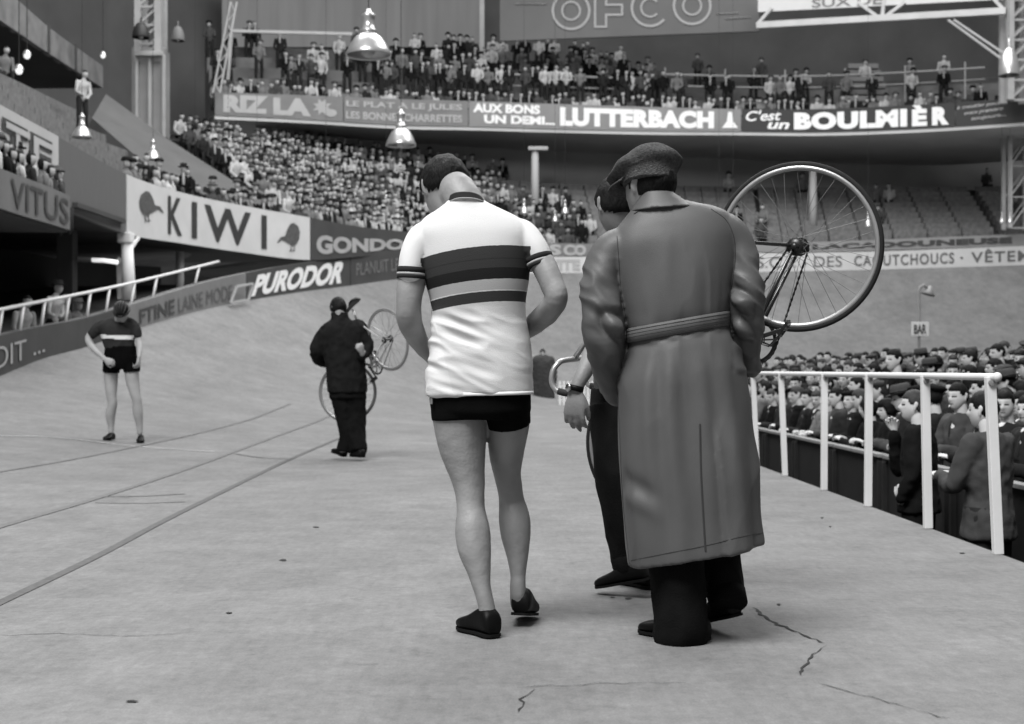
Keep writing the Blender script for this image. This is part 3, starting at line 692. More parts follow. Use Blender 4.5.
def head_bm(bm, c, R, s=1.0, nu=40, nv=32, mi=(0, 0, 0)):
    """head in local axes: +Y face, +Z crown, +X its right; height 0.23*s; mi=(skin, eye, lip)"""
    c = Vector(c); g = lambda a, b: math.exp(-(a / b) ** 2)
    def f(th, ph):
        x, y, z = math.cos(ph) * math.cos(th), math.cos(ph) * math.sin(th), math.sin(ph)
        X, Y, Z = x * .074, y * .095, z * .118
        if y < 0: Y *= 1.06
        if z < 0:
            t = -z; X *= 1 - .30 * t * t; Y = Y * (1 - .10 * t) + .012 * t
            if y < 0: Y *= 1 - .45 * t
            if y > 0: Y += .012 * t * g(x, .5)
        if y > 0:
            q = y ** 1.5
            Y -= .006 * q * g(abs(X) - .05, .03)
            Y += .024 * g(X, .010 + .006 * (z < -.05)) * g(Z + .020, .017) * q + .010 * g(X, .008) * g(Z - .002, .016) * q
            Y -= .013 * (g(abs(X) - .031, .016)) * g(Z - .012, .013) * q
            Y += .007 * g(abs(X) - .028, .024) * g(Z - .032, .010) * q
            Y += .006 * g(X, .018) * g(Z + .055, .008) * q - .006 * g(X, .022) * g(Z + .044, .005) * q - .004 * g(X, .02) * g(Z + .067, .006) * q
            Y += .010 * g(X, .020) * g(Z + .088, .016) * q
            Y -= .004 * g(abs(X) - .045, .02) * g(Z + .035, .02) * q
        X *= 1 - .04 * g(Z - .01, .03) * (y > -.2)
        return Vector((X, Y, Z))
    rows_ = []
    for j in range(nv + 1):
        ph = -math.pi / 2 + math.pi * j / nv
        rows_.append([f(2 * math.pi * i / nu + math.pi / 2, ph) for i in range(nu)])
    vr = []
    for j, r in enumerate(rows_):
        if j in (0, nv): vr.append([bm.verts.new(c + R @ (r[0] * s))] * nu)
        else: vr.append([bm.verts.new(c + R @ (p * s)) for p in r])
    for j in range(nv):
        for i in range(nu):
            q = [vr[j][i], vr[j][(i + 1) % nu], vr[j + 1][(i + 1) % nu], vr[j + 1][i]]; q = list(dict.fromkeys(q))
            fc = bm.faces.new(q); m_ = sum((rows_[a][b % nu] for a, b in ((j, i), (j, i + 1), (j + 1, i + 1), (j + 1, i))), Vector()) / 4
            k = mi[0]
            if m_.y > .05:
                if abs(abs(m_.x) - .030) < .012 and abs(m_.z - .011) < .0065: k = mi[1]
                elif abs(m_.x) < .024 and abs(m_.z + .056) < .007: k = mi[2]
            fc.material_index = k
    for sx in (-1, 1):   # ears
        q = []
        for z_, r_ in ((-.030, .004), (-.024, .009), (-.008, .012), (.010, .016), (.024, .014), (.031, .005)):
            q.append(((sx * .0765 + sx * .004 * (r_ > .01), -.006 - .008 * (z_ > 0), z_), (.006, r_)))
        pts = [c + R @ (Vector(a) * s) for a, b in q]
        tube(bm, pts, [(b[0] * s, b[1] * s) for a, b in q], 10, 2, ref=R @ Vector((0, 1, 0)), mi=mi[0])
def hair_bm(c, R, s=1.0, front=.055, back=-.045, side=.0, thick=.010, seed=1, nu=40, nv=30):
    bm = bmesh.new(); head_bm(bm, c, R, s, nu, nv); bm.verts.ensure_lookup_table(); Ri = R.transposed(); c = Vector(c)
    keep = set()
    # drop ears: separate islands built last
    nh = (nv - 1) * nu + 2; kill = list(bm.verts)[nh:]; bmesh.ops.delete(bm, geom=kill, context='VERTS')
    def mask(p):
        l = (Ri @ (p - c)) / s; yy = l.y / .095
        lim = front if yy > .55 else (side + (front - side) * max(0, (yy - .1) / .45) if yy > .1 else side + (back - side) * min(1, (.1 - yy) / .7))
        if abs(yy - 0.02) < .22 and abs(l.x) > .055: lim = max(lim, side + .012)
        return l.z - lim
    dele = [f for f in bm.faces if mask(f.calc_center_median()) < 0]
    bmesh.ops.delete(bm, geom=dele, context='FACES')
    for v in bm.verts:
        l = Ri @ (v.co - c); d = l.normalized(); m_ = mask(v.co)
        t = thick * s * min(1, max(.12, (m_ + .004) / .02)) * (1 + .35 * mn.noise(l * 45 + Vector((seed, 0, 0))))
        v.co += (R @ d) * t
    r = bmesh.ops.extrude_face_region(bm, geom=list(bm.faces)); vs_ = [e for e in r['geom'] if isinstance(e, bmesh.types.BMVert)]
    for v in vs_: l = v.co - c; v.co = c + l * (1 - .02)
    return bm
def hand(bm, w, d, n, side, s=1.0, curl=(35, 35, 25), spread=1.0, thumb=40, segs=10):
    """wrist w, finger direction d, back-of-hand normal n; side=+1 thumb on d x n side"""
    w = Vector(w); d = Vector(d).normalized(); n = Vector(n); n = (n - d * n.dot(d)).normalized(); t = d.cross(n) * side
    L = lambda a, b, c_: w + d * a * s + t * b * s + n * c_ * s
    tube(bm, [L(-.015, 0, 0), L(.015, .002, 0), L(.05, .003, .002), (L(.085, 0, 0))], [(.026 * s, .019 * s), (.030 * s, .017 * s), (.040 * s, .014 * s), (.041 * s, .011 * s)], 16, 3, ref=n)
    for k, (oy, ln, sp) in enumerate(((.030, .071, 7), (.010, .079, 2), (-.010, .074, -3), (-.029, .058, -9))):
        p = L(.080 - abs(oy - .004) * .12, oy, 0); dr = (d + t * math.tan(math.radians(sp * spread))).normalized(); an = 0; pts = [p - dr * .02 * s, p]; jit = (1, .92, 1.05, 1.25)[k]
        for q, fr in enumerate((.43, .31, .26)):
            an += math.radians(curl[q] * jit); v = dr * math.cos(an) - n * math.sin(an); p = p + v * ln * fr * s; pts.append(p)
        r0 = (.0095, .0098, .0092, .0080)[k] * s; tube(bm, pts, [r0, r0 * 1.02, r0 * .98, r0 * .9, r0 * .72], segs, 3, ref=t)
    p = L(.018, .022, -.004); pts = [L(.01, .010, -.002), p]; an = math.radians(thumb)
    for q, ln in enumerate((.036, .030, .024)):
        v = (d * math.cos(an) + t * math.sin(an) - n * (.25 + .15 * q)).normalized(); p = p + v * ln * s; pts.append(p); an -= math.radians(16)
    tube(bm, pts, [.013 * s, .0135 * s, .0115 * s, .0105 * s, .008 * s], segs, 3, ref=n)
def shoe(bm, heel, toe, w=.045, h=.075, up=Vector((0, 0, 1)), ankle=None):
    heel, toe = Vector(heel), Vector(toe); d = (toe - heel); L = d.length; d.normalize(); s = up.cross(d).normalized(); u = d.cross(s)
    prof = [(0, .55, .58), (.04, .75, .82), (.14, .82, .98), (.28, .80, 1.0), (.42, .84, .88), (.58, .97, .66), (.74, 1.06, .52), (.88, .92, .42), (.96, .66, .32), (1.0, .3, .2)]
    rings = []
    for t, kw, kh in catmull([list(p) for p in prof], 3):
        c = heel + d * (t * L); rings.append([c + s * (w * kw * math.copysign(abs(math.cos(a)) ** .8, math.cos(a))) + u * (h * kh * .5 + h * kh * .5 * math.copysign(abs(math.sin(a)) ** .75, math.sin(a))) for a in [2 * math.pi * k / 20 for k in range(20)]])
    ring_loft(bm, rings)
def sole(bm, heel, toe, w=.045, t=.012, up=Vector((0, 0, 1))):
    heel, toe = Vector(heel), Vector(toe); d = (toe - heel); L = d.length; d.normalize(); s = up.cross(d).normalized(); u = d.cross(s); pts = []
    prof = [(-.01, .4), (.03, .72), (.14, .86), (.3, .80), (.45, .85), (.6, .99), (.75, 1.08), (.89, .95), (.97, .68), (1.01, .25)]
    q = catmull([list(p) for p in prof], 3); top = [heel + d * a * L + s * w * b for a, b in q] + [heel + d * a * L - s * w * b for a, b in reversed(q)]
    vt = [bm.verts.new(p + u * t * .5) for p in top]; vb = [bm.verts.new(p - u * t * .7) for p in top]; n = len(vt)
    bm.faces.new(vt); bm.faces.new(vb[::-1])
    for i in range(n): bm.faces.new((vt[i], vb[i], vb[(i + 1) % n], vt[(i + 1) % n]))
def frame_of(fwd, up=(0, 0, 1)):
    """rotation whose local +Y looks along fwd and +Z is near up"""
    y = Vector(fwd).normalized(); z = Vector(up); z = (z - y * z.dot(y)).normalized(); x = y.cross(z)
    return Matrix((x, y, z)).transposed()
def ringpx(cx, y, hw, b, D, tilt=0.0, n=64, mod=None, sup=2.3, dz=None):
    """horizontal body ring seen at picture row y: half width hw px, half depth b metres"""
    c = P(cx, y, D); w = hw / FPX * D; out = []
    for k in range(n):
        a = 2 * math.pi * k / n; ca, sa = math.cos(a), math.sin(a); m_ = 1 + (mod(a) if mod else 0)
        x = w * math.copysign(abs(ca) ** (2 / sup), ca) * m_; yy = b * math.copysign(abs(sa) ** (2 / sup), sa) * m_
        out.append(c + Vector((x, yy, tilt * x)))
    return out
def loft_px(bm, rows_, n=64, sub=4, modf=None, sup=2.3):
    """rows: (cx, y, hw, b, D, tilt)"""
    q = catmull([list(r) for r in rows_], sub); rings = []
    for i, r in enumerate(q):
        rings.append(ringpx(r[0], r[1], r[2], r[3], r[4], r[5], n, (lambda a, y=r[1]: modf(a, y)) if modf else None, sup))
    ring_loft(bm, rings)
def fold(freq, amp, st=(1, 1, 1), seed=0, ridge=True):
    def f(c, n):
        p = Vector((c.x * st[0] + seed, c.y * st[1], c.z * st[2])) * freq; v = mn.noise(p) + .5 * mn.noise(p * 2.1)
        if ridge: v = .5 - abs(v)
        return v * amp
    return f

# ---------------------------------------------------------------- the cyclist in the banded jersey
DC = 5.05
cy = thing('cyclist', 'racing cyclist seen from behind in white jersey with dark chest bands, head bowed', 'person', P(497, 628, 5.08).xy.to_3d())
bm = bmesh.new()
hc = P(445.5, 190, 5.13); Rh = frame_of((-.27, .74, -.60), (-.20, .62, .7)) 
head_bm(bm, hc, Rh, 1.05, 56, 44)
tube(bm, [P(470, 222, 5.02), P(466, 204, 5.02), P(457, 190, 5.05)], [.078, .066, .066], 24, 4)
# arms
tube(bm, [P(426, 248, 5.03), P(416, 262, 5.02), P(411, 285, 5.01), P(409, 303, 5.0), P(409.5, 320, 5.02), P(416, 336, 5.10), P(426, 351, 5.18), P(436, 362, 5.25)],
     [(.056, .06), (.052, .056), (.050, .054), (.044, .050), (.045, .050), (.038, .042), (.030, .032), (.024, .026)], 24, 5)
hand(bm, P(436, 362, 5.25), (.75, .45, -.25), (-.2, -.3, .9), -1, .98, (30, 35, 25))
tube(bm, [P(523, 246, 5.03), P(535, 253, 5.01), P(545, 268, 4.98), P(552, 284, 4.96), P(556, 298, 4.95), P(549, 310, 5.02), P(536, 323, 5.12), P(524, 333, 5.20), P(514, 340, 5.25)],
     [(.045, .05), (.046, .052), (.045, .052), (.043, .05), (.041, .046), (.043, .044), (.038, .038), (.028, .03), (.022, .025)], 24, 5)
hand(bm, P(514, 340, 5.25), (-.75, .45, -.25), (.2, -.3, .9), 1, .98, (30, 35, 25))
# trunk under the clothes
loft_px(bm, [(471, 205, 14, .05, 5.03, 0), (473, 222, 38, .08, 5.03, 0), (474, 245, 46, .10, 5.04, 0), (476, 290, 44, .105, 5.05, 0), (479, 330, 42, .10, 5.06, 0), (480, 370, 44, .11, 5.06, 0), (480, 400, 46, .12, 5.06, 0), (480, 415, 40, .11, 5.06, 0)], 32)
# legs
tube(bm, [P(459, 400, 5.06), P(460, 420, 5.06), P(463, 450, 5.06), P(468, 480, 5.05), P(470, 498, 5.04), P(471, 512, 5.03), P(472.5, 530, 5.01), P(474.5, 548, 4.99), P(478, 565, 4.975), P(481.5, 585, 4.96), P(486, 603, 4.95), P(489, 620, 4.95)],
     [(.098, .11), (.096, .105), (.082, .092), (.060, .072), (.051, .062), (.052, .062), (.062, .068), (.059, .064), (.047, .055), (.033, .042), (.029, .037), (.032, .04)], 28, 5)
tube(bm, [P(505, 400, 5.07), P(508, 422, 5.09), P(506.5, 450, 5.13), P(507, 472, 5.17), P(510, 490, 5.20), P(511.5, 502, 5.22), P(514.5, 520, 5.20), P(516, 536, 5.185), P(517.5, 555, 5.175), P(518, 575, 5.165), P(518, 590, 5.16), P(519, 604, 5.17)],
     [(.09, .105), (.078, .10), (.066, .088), (.051, .068), (.046, .060), (.048, .060), (.058, .066), (.054, .060), (.042, .048), (.029, .038), (.029, .037), (.03, .038)], 28, 5)
def musc(c, n):
    return 0.0022 * mn.noise(Vector((c.x * 14, c.y * 14, c.z * 7))) + .0012 * mn.noise(c * 30)
fuse('body', bm, .0055, m_skin, cy, 4, musc)
mobj('hair', hair_bm(hc, Rh, 1.05, .045, -.052, -.012, .015, 3, 56, 44), m_hair, cy, True)
# jersey
def jersey_mat():
    m = mat('jersey_wool', 0.80, 0.85, 0, 1, 0.25, 350); nt = m.node_tree; b = nt.nodes['Principled BSDF']
    geo = nt.nodes.new('ShaderNodeNewGeometry'); sx = nt.nodes.new('ShaderNodeSeparateXYZ'); nt.links.new(geo.outputs['Position'], sx.inputs[0])
    def M_(op, a, b_):
        x = nt.nodes.new('ShaderNodeMath'); x.operation = op
        for i, v in enumerate((a, b_)):
            if isinstance(v, (int, float)): x.inputs[i].default_value = v
            else: nt.links.new(v, x.inputs[i])
        return x.outputs[0]
    dx = M_('SUBTRACT', sx.outputs[0], -.035); q = M_('MULTIPLY', M_('MULTIPLY', dx, dx), .40); z = M_('ADD', sx.outputs[2], q)
    z = M_('SUBTRACT', z, M_('MULTIPLY', dx, .035))
    nz = nt.nodes.new('ShaderNodeTexNoise'); nz.inputs['Scale'].default_value = 60; z = M_('ADD', z, M_('MULTIPLY', M_('SUBTRACT', nz.outputs[0], .5), .003))
    v = M_('MULTIPLY', M_('SUBTRACT', z, 1.0), 2.0)
    cr = nt.nodes.new('ShaderNodeValToRGB'); cr.color_ramp.interpolation = 'CONSTANT'; nt.links.new(v, cr.inputs[0])
    el = cr.color_ramp.elements; seq = [(0, .56), (1.166, .030), (1.203, .58), (1.2065, .37), (1.244, .006), (1.282, .028), (1.3125, .018), (1.3155, .028), (1.358, .60)]
    el[0].position = 0; el[0].color = (.56, .56, .56, 1); el[1].position = (seq[1][0] - 1) * 2; el[1].color = (seq[1][1],) * 3 + (1,)
    for zz, g in seq[2:]: e = el.new((zz - 1) * 2); e.color = (g, g, g, 1)
    nt.links.new(cr.outputs[0], b.inputs['Base Color']); return m
m_jersey = jersey_mat()
m_jersey_w = mat('jersey_sleeve', .60, .85, 0, 1, .25, 350)
bm = bmesh.new()
loft_px(bm, [(467, 199.5, 17, .060, 5.02, -.05), (468.5, 204, 23, .068, 5.02, -.03), (470, 210, 33, .080, 5.025, 0), (472, 219, 48, .098, 5.03, 0), (474, 232, 57, .118, 5.035, 0), (475.5, 248, 56, .130, 5.04, 0), (476, 264, 54.5, .135, 5.045, 0), (477, 282, 52, .135, 5.05, 0),
             (478, 300, 48, .130, 5.055, 0), (479, 318, 47, .125, 5.06, 0), (480, 335, 49, .128, 5.06, 0), (480.5, 352, 51.5, .135, 5.06, 0), (480.5, 370, 52.5, .14, 5.06, 0), (480.5, 388, 52.5, .142, 5.06, .02), (480.5, 394, 52.5, .142, 5.06, .03)], 72, 5, sup=2.5)
tube(bm, [P(444, 236, 5.04), P(426, 240, 5.03), P(416, 254, 5.02), P(412, 270, 5.01), P(411.5, 277, 5.01)], [(.058, .07), (.064, .07), (.056, .064), (.049, .060), (.047, .059)], 28, 5)
tube(bm, [P(503, 234, 5.04), P(521, 236, 5.03), P(533, 247, 5.01), P(539.5, 259, 5.0), P(541, 264, 4.995)], [(.056, .07), (.060, .068), (.051, .062), (.045, .057), (.043, .055)], 28, 5)
def jfold(c, n):
    z = c.z; f = 0
    if z < 1.15:
        k = min(1, (1.15 - z) / .06); side = max(0, min(1, (-.02 - c.x) / .1)); p = Vector((c.x * 5, c.y * 4, z * 20 + c.x * 7))
        v = .5 - abs(mn.noise(p) + .4 * mn.noise(p * 2)); f += v * k * (.004 + .017 * side)
        f += .003 * mn.noise(Vector((c.x * 9, 0, z * 9 - c.x * 5))) * k
    f += .0035 * mn.noise(Vector((c.x * 10, c.y * 10, z * 6))) * max(0, min(1, (abs(c.x + .12) - .14) / .06))
    return f
jr = fuse('jersey', bm, .0055, m_jersey, cy, 4, jfold)
me = jr.data; me.materials.append(m_jersey_w)
for p in me.polygons:
    c = p.center; px = CX + c.x / c.y * FPX; py = HZ - (c.z - CAMZ) / c.y * FPX
    if (px < 420.5 + max(0, (py - 262)) * .25 and py > 222) or px > 530.5: p.material_index = 1
# jersey collar, cuffs, hem
def pitched(bm, y0=5.02 - .07, k=.42):
    for v in bm.verts: v.co.z -= k * (v.co.y - y0)
    return bm
bm = bmesh.new(); loft_px(bm, [(466, 193.5, 18.0, .066, 5.02, -.03), (467, 197.5, 19.4, .070, 5.02, -.03), (467.5, 200, 20.4, .073, 5.02, -.03)], 40, 3); pitched(bm); mobj('collar', bm, mat('collar_black', .012, .85), jr, True)
bm = bmesh.new(); loft_px(bm, [(467.6, 200.2, 20.6, .074, 5.02, -.03), (467.8, 201.4, 21.4, .076, 5.02, -.03)], 40, 2); pitched(bm); mobj('collar_trim', bm, mat('collar_grey', .25, .85), jr, True)
def cuff(a, b, ra, rb, name, m):
    bm = bmesh.new(); tube(bm, [a, b], [ra, rb], 28, 2, caps=False); return mobj(name, bm, m, jr, True)
L0, L1 = P(412.3, 267.5, 5.01), P(411.6, 279, 5.01); R0, R1 = P(538, 256.5, 5.0), P(541.2, 266.5, 4.995)
for A, B, w0, w1 in ((L0, L1, (.0505, .0612), (.0485, .0602)), (R0, R1, (.0475, .0592), (.0448, .0568))):
    f = lambda t: tuple(w0[i] + (w1[i] - w0[i]) * t + .0042 for i in (0, 1))
    cuff(A.lerp(B, 0), A.lerp(B, .5), f(0), f(.5), 'cuff', MATS['collar_black']); cuff(A.lerp(B, .5), A.lerp(B, .68), f(.5), f(.68), 'cuff_stripe', mat('cuff_grey', .35, .85)); cuff(A.lerp(B, .68), A.lerp(B, 1), f(.68), f(1), 'cuff', MATS['collar_black'])
bm = bmesh.new(); loft_px(bm, [(480.5, 391.8, 53.2, .1445, 5.06, .02), (480.5, 395.2, 53.3, .1455, 5.06, .02)], 72, 2, sup=2.5); mobj('hem', bm, mat('hem_white', .72, .85), jr, True)
# shorts
bm = bmesh.new()
loft_px(bm, [(480, 372, 48, .125, 5.06, 0), (480, 390, 50.5, .137, 5.06, 0), (480.5, 404, 50.5, .142, 5.065, 0), (481.5, 412, 48.5, .146, 5.07, 0), (482, 419, 36, .13, 5.07, 0)], 48)
tube(bm, [P(460, 398, 5.06), P(459.6, 410, 5.06), P(460, 419.5, 5.06)], [(.103, .125), (.1025, .120), (.101, .114)], 32, 4, caps=False)
tube(bm, [P(504, 398, 5.07), P(507, 412, 5.08), P(508.5, 425, 5.09)], [(.088, .123), (.084, .116), (.080, .107)], 32, 4, caps=False)
fuse('shorts', bm, .006, m_black, cy, 3)
bm = bmesh.new(); a = P(431.5, 401, 4.985); box(bm, a, (.012, .004, .022), Matrix.Rotation(-.9, 3, 'Z'), .001); mobj('cloth_tag', bm, m_signg, cy)
# shoes: left one flat pointing left-away, right one on its toe
def shoe_pair(root, specs, m=m_shoe, t_=.008):
    for hl, te, w, h, up in specs:
        bm = bmesh.new(); shoe(bm, hl, te, w, h, Vector(up)); o = mobj('shoe', bm, m, root, True)
        bm = bmesh.new(); sole(bm, hl, te, w * .93, t_, Vector(up)); mobj('sole', bm, m_sole, o)
shoe_pair(cy, [(Vector((-.060, 4.90, .012)), Vector((-.178, 5.09, .012)), .045, .092, (0, 0, 1)), (Vector((.028, 5.12, .050)), Vector((.062, 5.36, .012)), .046, .095, (0, -.2, 1))])

# ---------------------------------------------------------------- the man in the belted coat and flat cap
DM = 4.92
cm = thing('coat_man', 'man in long belted raincoat and flat cap walking away beside the cyclist', 'person', P(690, 640, 4.9).xy.to_3d())
cm.name = 'man_in_raincoat'
m_coat = mat('raincoat', .072, .52, .10, 5, .12, 300, spec=.35)
bm = bmesh.new()
hm = P(649, 187, 4.94); Rm = frame_of((-.60, .78, -.10), (-.05, .1, 1))
head_bm(bm, hm, Rm, 1.02, 48, 38)
tube(bm, [P(668, 235, 4.9), P(660, 212, 4.9), P(655, 192, 4.92)], [.085, .066, .064], 24, 4)
loft_px(bm, [(668, 222, 30, .07, 4.92, 0), (670, 240, 50, .10, 4.92, 0), (672, 300, 46, .11, 4.92, 0), (680, 380, 46, .12, 4.92, 0), (685, 430, 46, .12, 4.92, 0)], 28)
# legs inside the trousers, arms inside the sleeves
tube(bm, [P(668, 410, 4.9), P(676, 520, 4.88), P(684, 620, 4.87)], [.085, .06, .04], 16, 4); tube(bm, [P(702, 410, 4.92), P(714, 520, 5.0), P(722, 578, 4.96)], [.085, .055, .035], 16, 4)
tube(bm, [P(617, 262, 4.92), P(604, 310, 4.9), P(608, 370, 4.98), P(622, 392, 5.1)], [.055, .045, .038, .028], 16, 4); hand(bm, P(622, 392, 5.1), (.6, .7, -.35), (-.5, .2, .6), -1, 1, (25, 25, 20))
tube(bm, [P(731, 250, 4.92), P(747, 290, 4.9), P(748, 335, 4.96), P(747, 358, 5.02)], [.055, .045, .038, .028], 16, 4); hand(bm, P(747, 362, 5.02), (-.05, .45, -.7), (.9, -.3, .2), 1, 1, (45, 50, 30))
fuse('body', bm, .008, m_skin, cm, 3)
mobj('hair', hair_bm(hm, Rm, 1.02, .05, -.062, -.02, .009, 5, 48, 38), m_hair, cm, True)
# flat cap: puffed crown pulled forward over a small peak
bm = bmesh.new()
q = [(.098, .104, -.022, -.004), (.100, .106, .004, -.002), (.106, .112, .020, 0), (.120, .130, .034, .006), (.126, .140, .050, .010), (.118, .130, .070, .012), (.095, .108, .088, .012), (.060, .070, .099, .010), (.02, .025, .104, .01)]
rings = []
Rc = frame_of((-.72, .69, -.16), (.06, .12, 1)); cc = P(648.5, 178.5, 4.93)
for a, b, z, yo in catmull([list(r) for r in q], 4):
    rr = []
    for k in range(64):
        an = 2 * math.pi * k / 64; ca, sa = math.cos(an), math.sin(an); fwd = max(0, sa)
        x, y = a * ca * .95, (b * sa + yo) * .93
        kf = min(1, max(0, (y + .04) / .17)); kf = kf * kf * (3 - 2 * kf); y += .022 * fwd * min(1, max(0, z) / .04) * (z < .09); x *= 1 - .12 * fwd; zz = z * (1 - .72 * kf) if z > 0 else z; zz += .012 * min(1, max(0, z) / .05) * max(0, -sa)
        dent = -.010 * math.exp(-((ca - .1) / .22) ** 2) * math.exp(-((z - .085) / .02) ** 2) + .006 * mn.noise(Vector((x * 18, y * 18, z * 22)))
        r_ = 1 + .06 * (z > .03) * mn.noise(Vector((ca * 2.2, sa * 2.2, z * 16)))
        rr.append(cc + Rc @ Vector((x * r_, y * r_, zz + dent)))
    rings.append(rr)
ring_loft(bm, rings)
m_cap = mat('cap_tweed', .070, .95, .38, 110, .9, 220, spec=.1)
cap = mobj('flat_cap', bm, m_cap, cm, True)
bm = bmesh.new()
lo, hi = [], []
for k in range(25):
    an = math.radians(18 + 144 * k / 24); ca, sa = math.cos(an), math.sin(an)
    lo.append(cc + Rc @ Vector((.098 * ca, .100 * sa, -.004))); hi.append(cc + Rc @ Vector((.108 * ca, .112 * sa + .052 * math.sin(math.pi * k / 24), -.016)))
rings = [lo, hi, [p + Vector((0, 0, -.006)) for p in hi], [p + Vector((0, 0, -.008)) for p in lo]]
vr = [[bm.verts.new(p) for p in r] for r in rings]
for a, b in zip(vr, vr[1:] + vr[:1]):
    for i in range(24): bm.faces.new((a[i], a[i + 1], b[i + 1], b[i]))
mobj('peak', bm, m_cap, cap, True)
# coat skirt and back, belt-cinched, one loft
def gs(a, c, w):
    d = (a - math.radians(c) + math.pi) % (2 * math.pi) - math.pi; return math.exp(-(d / math.radians(w)) ** 2)
def coatmod(a, y):
    # back of the coat faces the camera: a near 270 degrees
    m_ = 0
    if y > 338:
        k = min(1, (y - 338) / 36); dn = max(0, (y - 400) / 150)
        m_ += k * (.040 * gs(a, 236, 6) - .035 * gs(a, 247, 5) + .035 * gs(a, 258, 5) - .045 * gs(a, 268, 6) + .040 * gs(a, 279, 6) - .03 * gs(a, 290, 6) + .03 * gs(a, 303, 7)) * (1 - .7 * min(1, dn))
        m_ += dn * (.06 * gs(a, 300, 12) - .05 * gs(a, 322, 9) + .02 * gs(a, 338, 9) - .045 * gs(a, 240, 14) + .03 * gs(a, 215, 10))
        if y > 420:   # centre-back vent: the right flap lies over the left
            d = math.degrees(a) - (287 - (y - 420) * .01); t = min(1, (y - 420) / 30)
            if 0 <= d < 40: m_ += .045 * t * (1 - d / 40)
            elif -22 < d < 0: m_ -= .035 * t * (1 + d / 22)
    elif y > 250:
        k = (y - 250) / 75; pinch = 1
        m_ += k * (.030 * gs(a, 238, 6) - .02 * gs(a, 250, 6) + .028 * gs(a, 262, 5) - .02 * gs(a, 271, 5) + .026 * gs(a, 284, 6) - .02 * gs(a, 296, 6) + .025 * gs(a, 310, 6))
    return m_
bm = bmesh.new()
loft_px(bm, [(662, 202, 24, .070, 4.92, .06), (665, 207, 34, .082, 4.92, .10), (668, 214, 46, .096, 4.92, .16), (670.5, 225, 59, .114, 4.92, .18), (672, 241, 65, .132, 4.92, .16), (673.5, 262, 63, .142, 4.92, .14), (675, 290, 56.5, .140, 4.91, .16), (676.5, 312, 51.5, .131, 4.90, .17), (677.5, 327, 49, .125, 4.90, .175),
             (678.5, 338, 50.5, .130, 4.90, .18), (679.5, 350, 54.5, .142, 4.90, .18), (681, 374, 61.5, .158, 4.90, .18), (683, 405, 65, .168, 4.90, .18), (685.5, 440, 67, .178, 4.90, .18), (689, 480, 68, .188, 4.90, .18), (692.5, 520, 66.5, .192, 4.90, .18), (695.5, 547, 66.5, .196, 4.90, .18), (695.8, 553, 66.5, .196, 4.90, .18)], 120, 6, coatmod, 2.35)
# sleeves
tube(bm, [P(636, 246, 4.92), P(617, 249, 4.92), P(606, 263, 4.92), P(601, 285, 4.90), P(602.5, 312, 4.88), P(604, 332, 4.88), P(607, 352, 4.92), P(611, 374, 5.0), P(616, 392, 5.07)],
     [(.060, .08), (.070, .083), (.070, .082), (.067, .078), (.071, .078), (.072, .078), (.064, .072), (.052, .064), (.046, .058)], 32, 5)
tube(bm, [P(704, 230, 4.92), P(724, 231, 4.92), P(738, 248, 4.92), P(744.5, 275, 4.90), P(746.5, 300, 4.88), P(746, 320, 4.89), P(746.5, 340, 4.94), P(748, 360, 5.0), P(749, 367, 5.02)],
     [(.055, .08), (.064, .083), (.062, .080), (.058, .075), (.058, .074), (.057, .070), (.051, .062), (.040, .055), (.038, .053)], 32, 5)
def sst(a, b, x): t = min(1, max(0, (x - a) / (b - a))); return t * t * (3 - 2 * t)
def cfold(c, n):
    px = CX + c.x / c.y * FPX; py = HZ - (c.z - CAMZ) / c.y * FPX; f = .0022 * mn.noise(Vector((c.x * 9, c.y * 9, c.z * 4)))
    armw = max(sst(623, 617, px) * sst(400, 385, py), sst(729, 736, px) * sst(376, 368, py)); bel = math.exp(-((py - 327) / 9) ** 2)
    if armw > 0 and py > 235:
        k = sst(235, 285, py) * armw; p = Vector((c.x * 9, c.y * 5, c.z * 13 + c.x * 9)); f += (.42 - abs(mn.noise(p) + .35 * mn.noise(p * 2))) * .024 * k
        for (ex, ey, ra, am) in ((616, 327, 9, .020), (743, 303, 9, .016), (741, 330, 8, .016)):
            dd = math.hypot((px - ex) / 1.3, (py - ey) - (px - ex) * .5); f += am * math.exp(-(dd / ra) ** 2) * armw - am * .9 * math.exp(-((dd - 12) / 4) ** 2) * armw
    w = (1 - armw)
    lo_ = sst(345, 480, py); p = Vector((c.x * 6 + 3, c.y * 3, c.z * 2.2 - c.x * 2)); f += (.4 - abs(mn.noise(p) + .3 * mn.noise(p * 2))) * .017 * lo_ * w
    d = (py - 478) - (px - 624) * .55; f -= .010 * math.exp(-(d / 9) ** 2) * sst(622, 628, px) * sst(668, 640, px); f += .007 * math.exp(-((d - 17) / 9) ** 2) * sst(622, 628, px) * sst(672, 640, px)
    p = Vector((c.x * 8 + 1.3, c.y * 2, c.z * 1.6)); f += (.4 - abs(mn.noise(p) + .3 * mn.noise(p * 2.3))) * .016 * w * sst(225, 270, py) * sst(420, 360, py) * (1 - bel)
    return f
coat = fuse('raincoat', bm, .0058, m_coat, cm, 3, cfold)
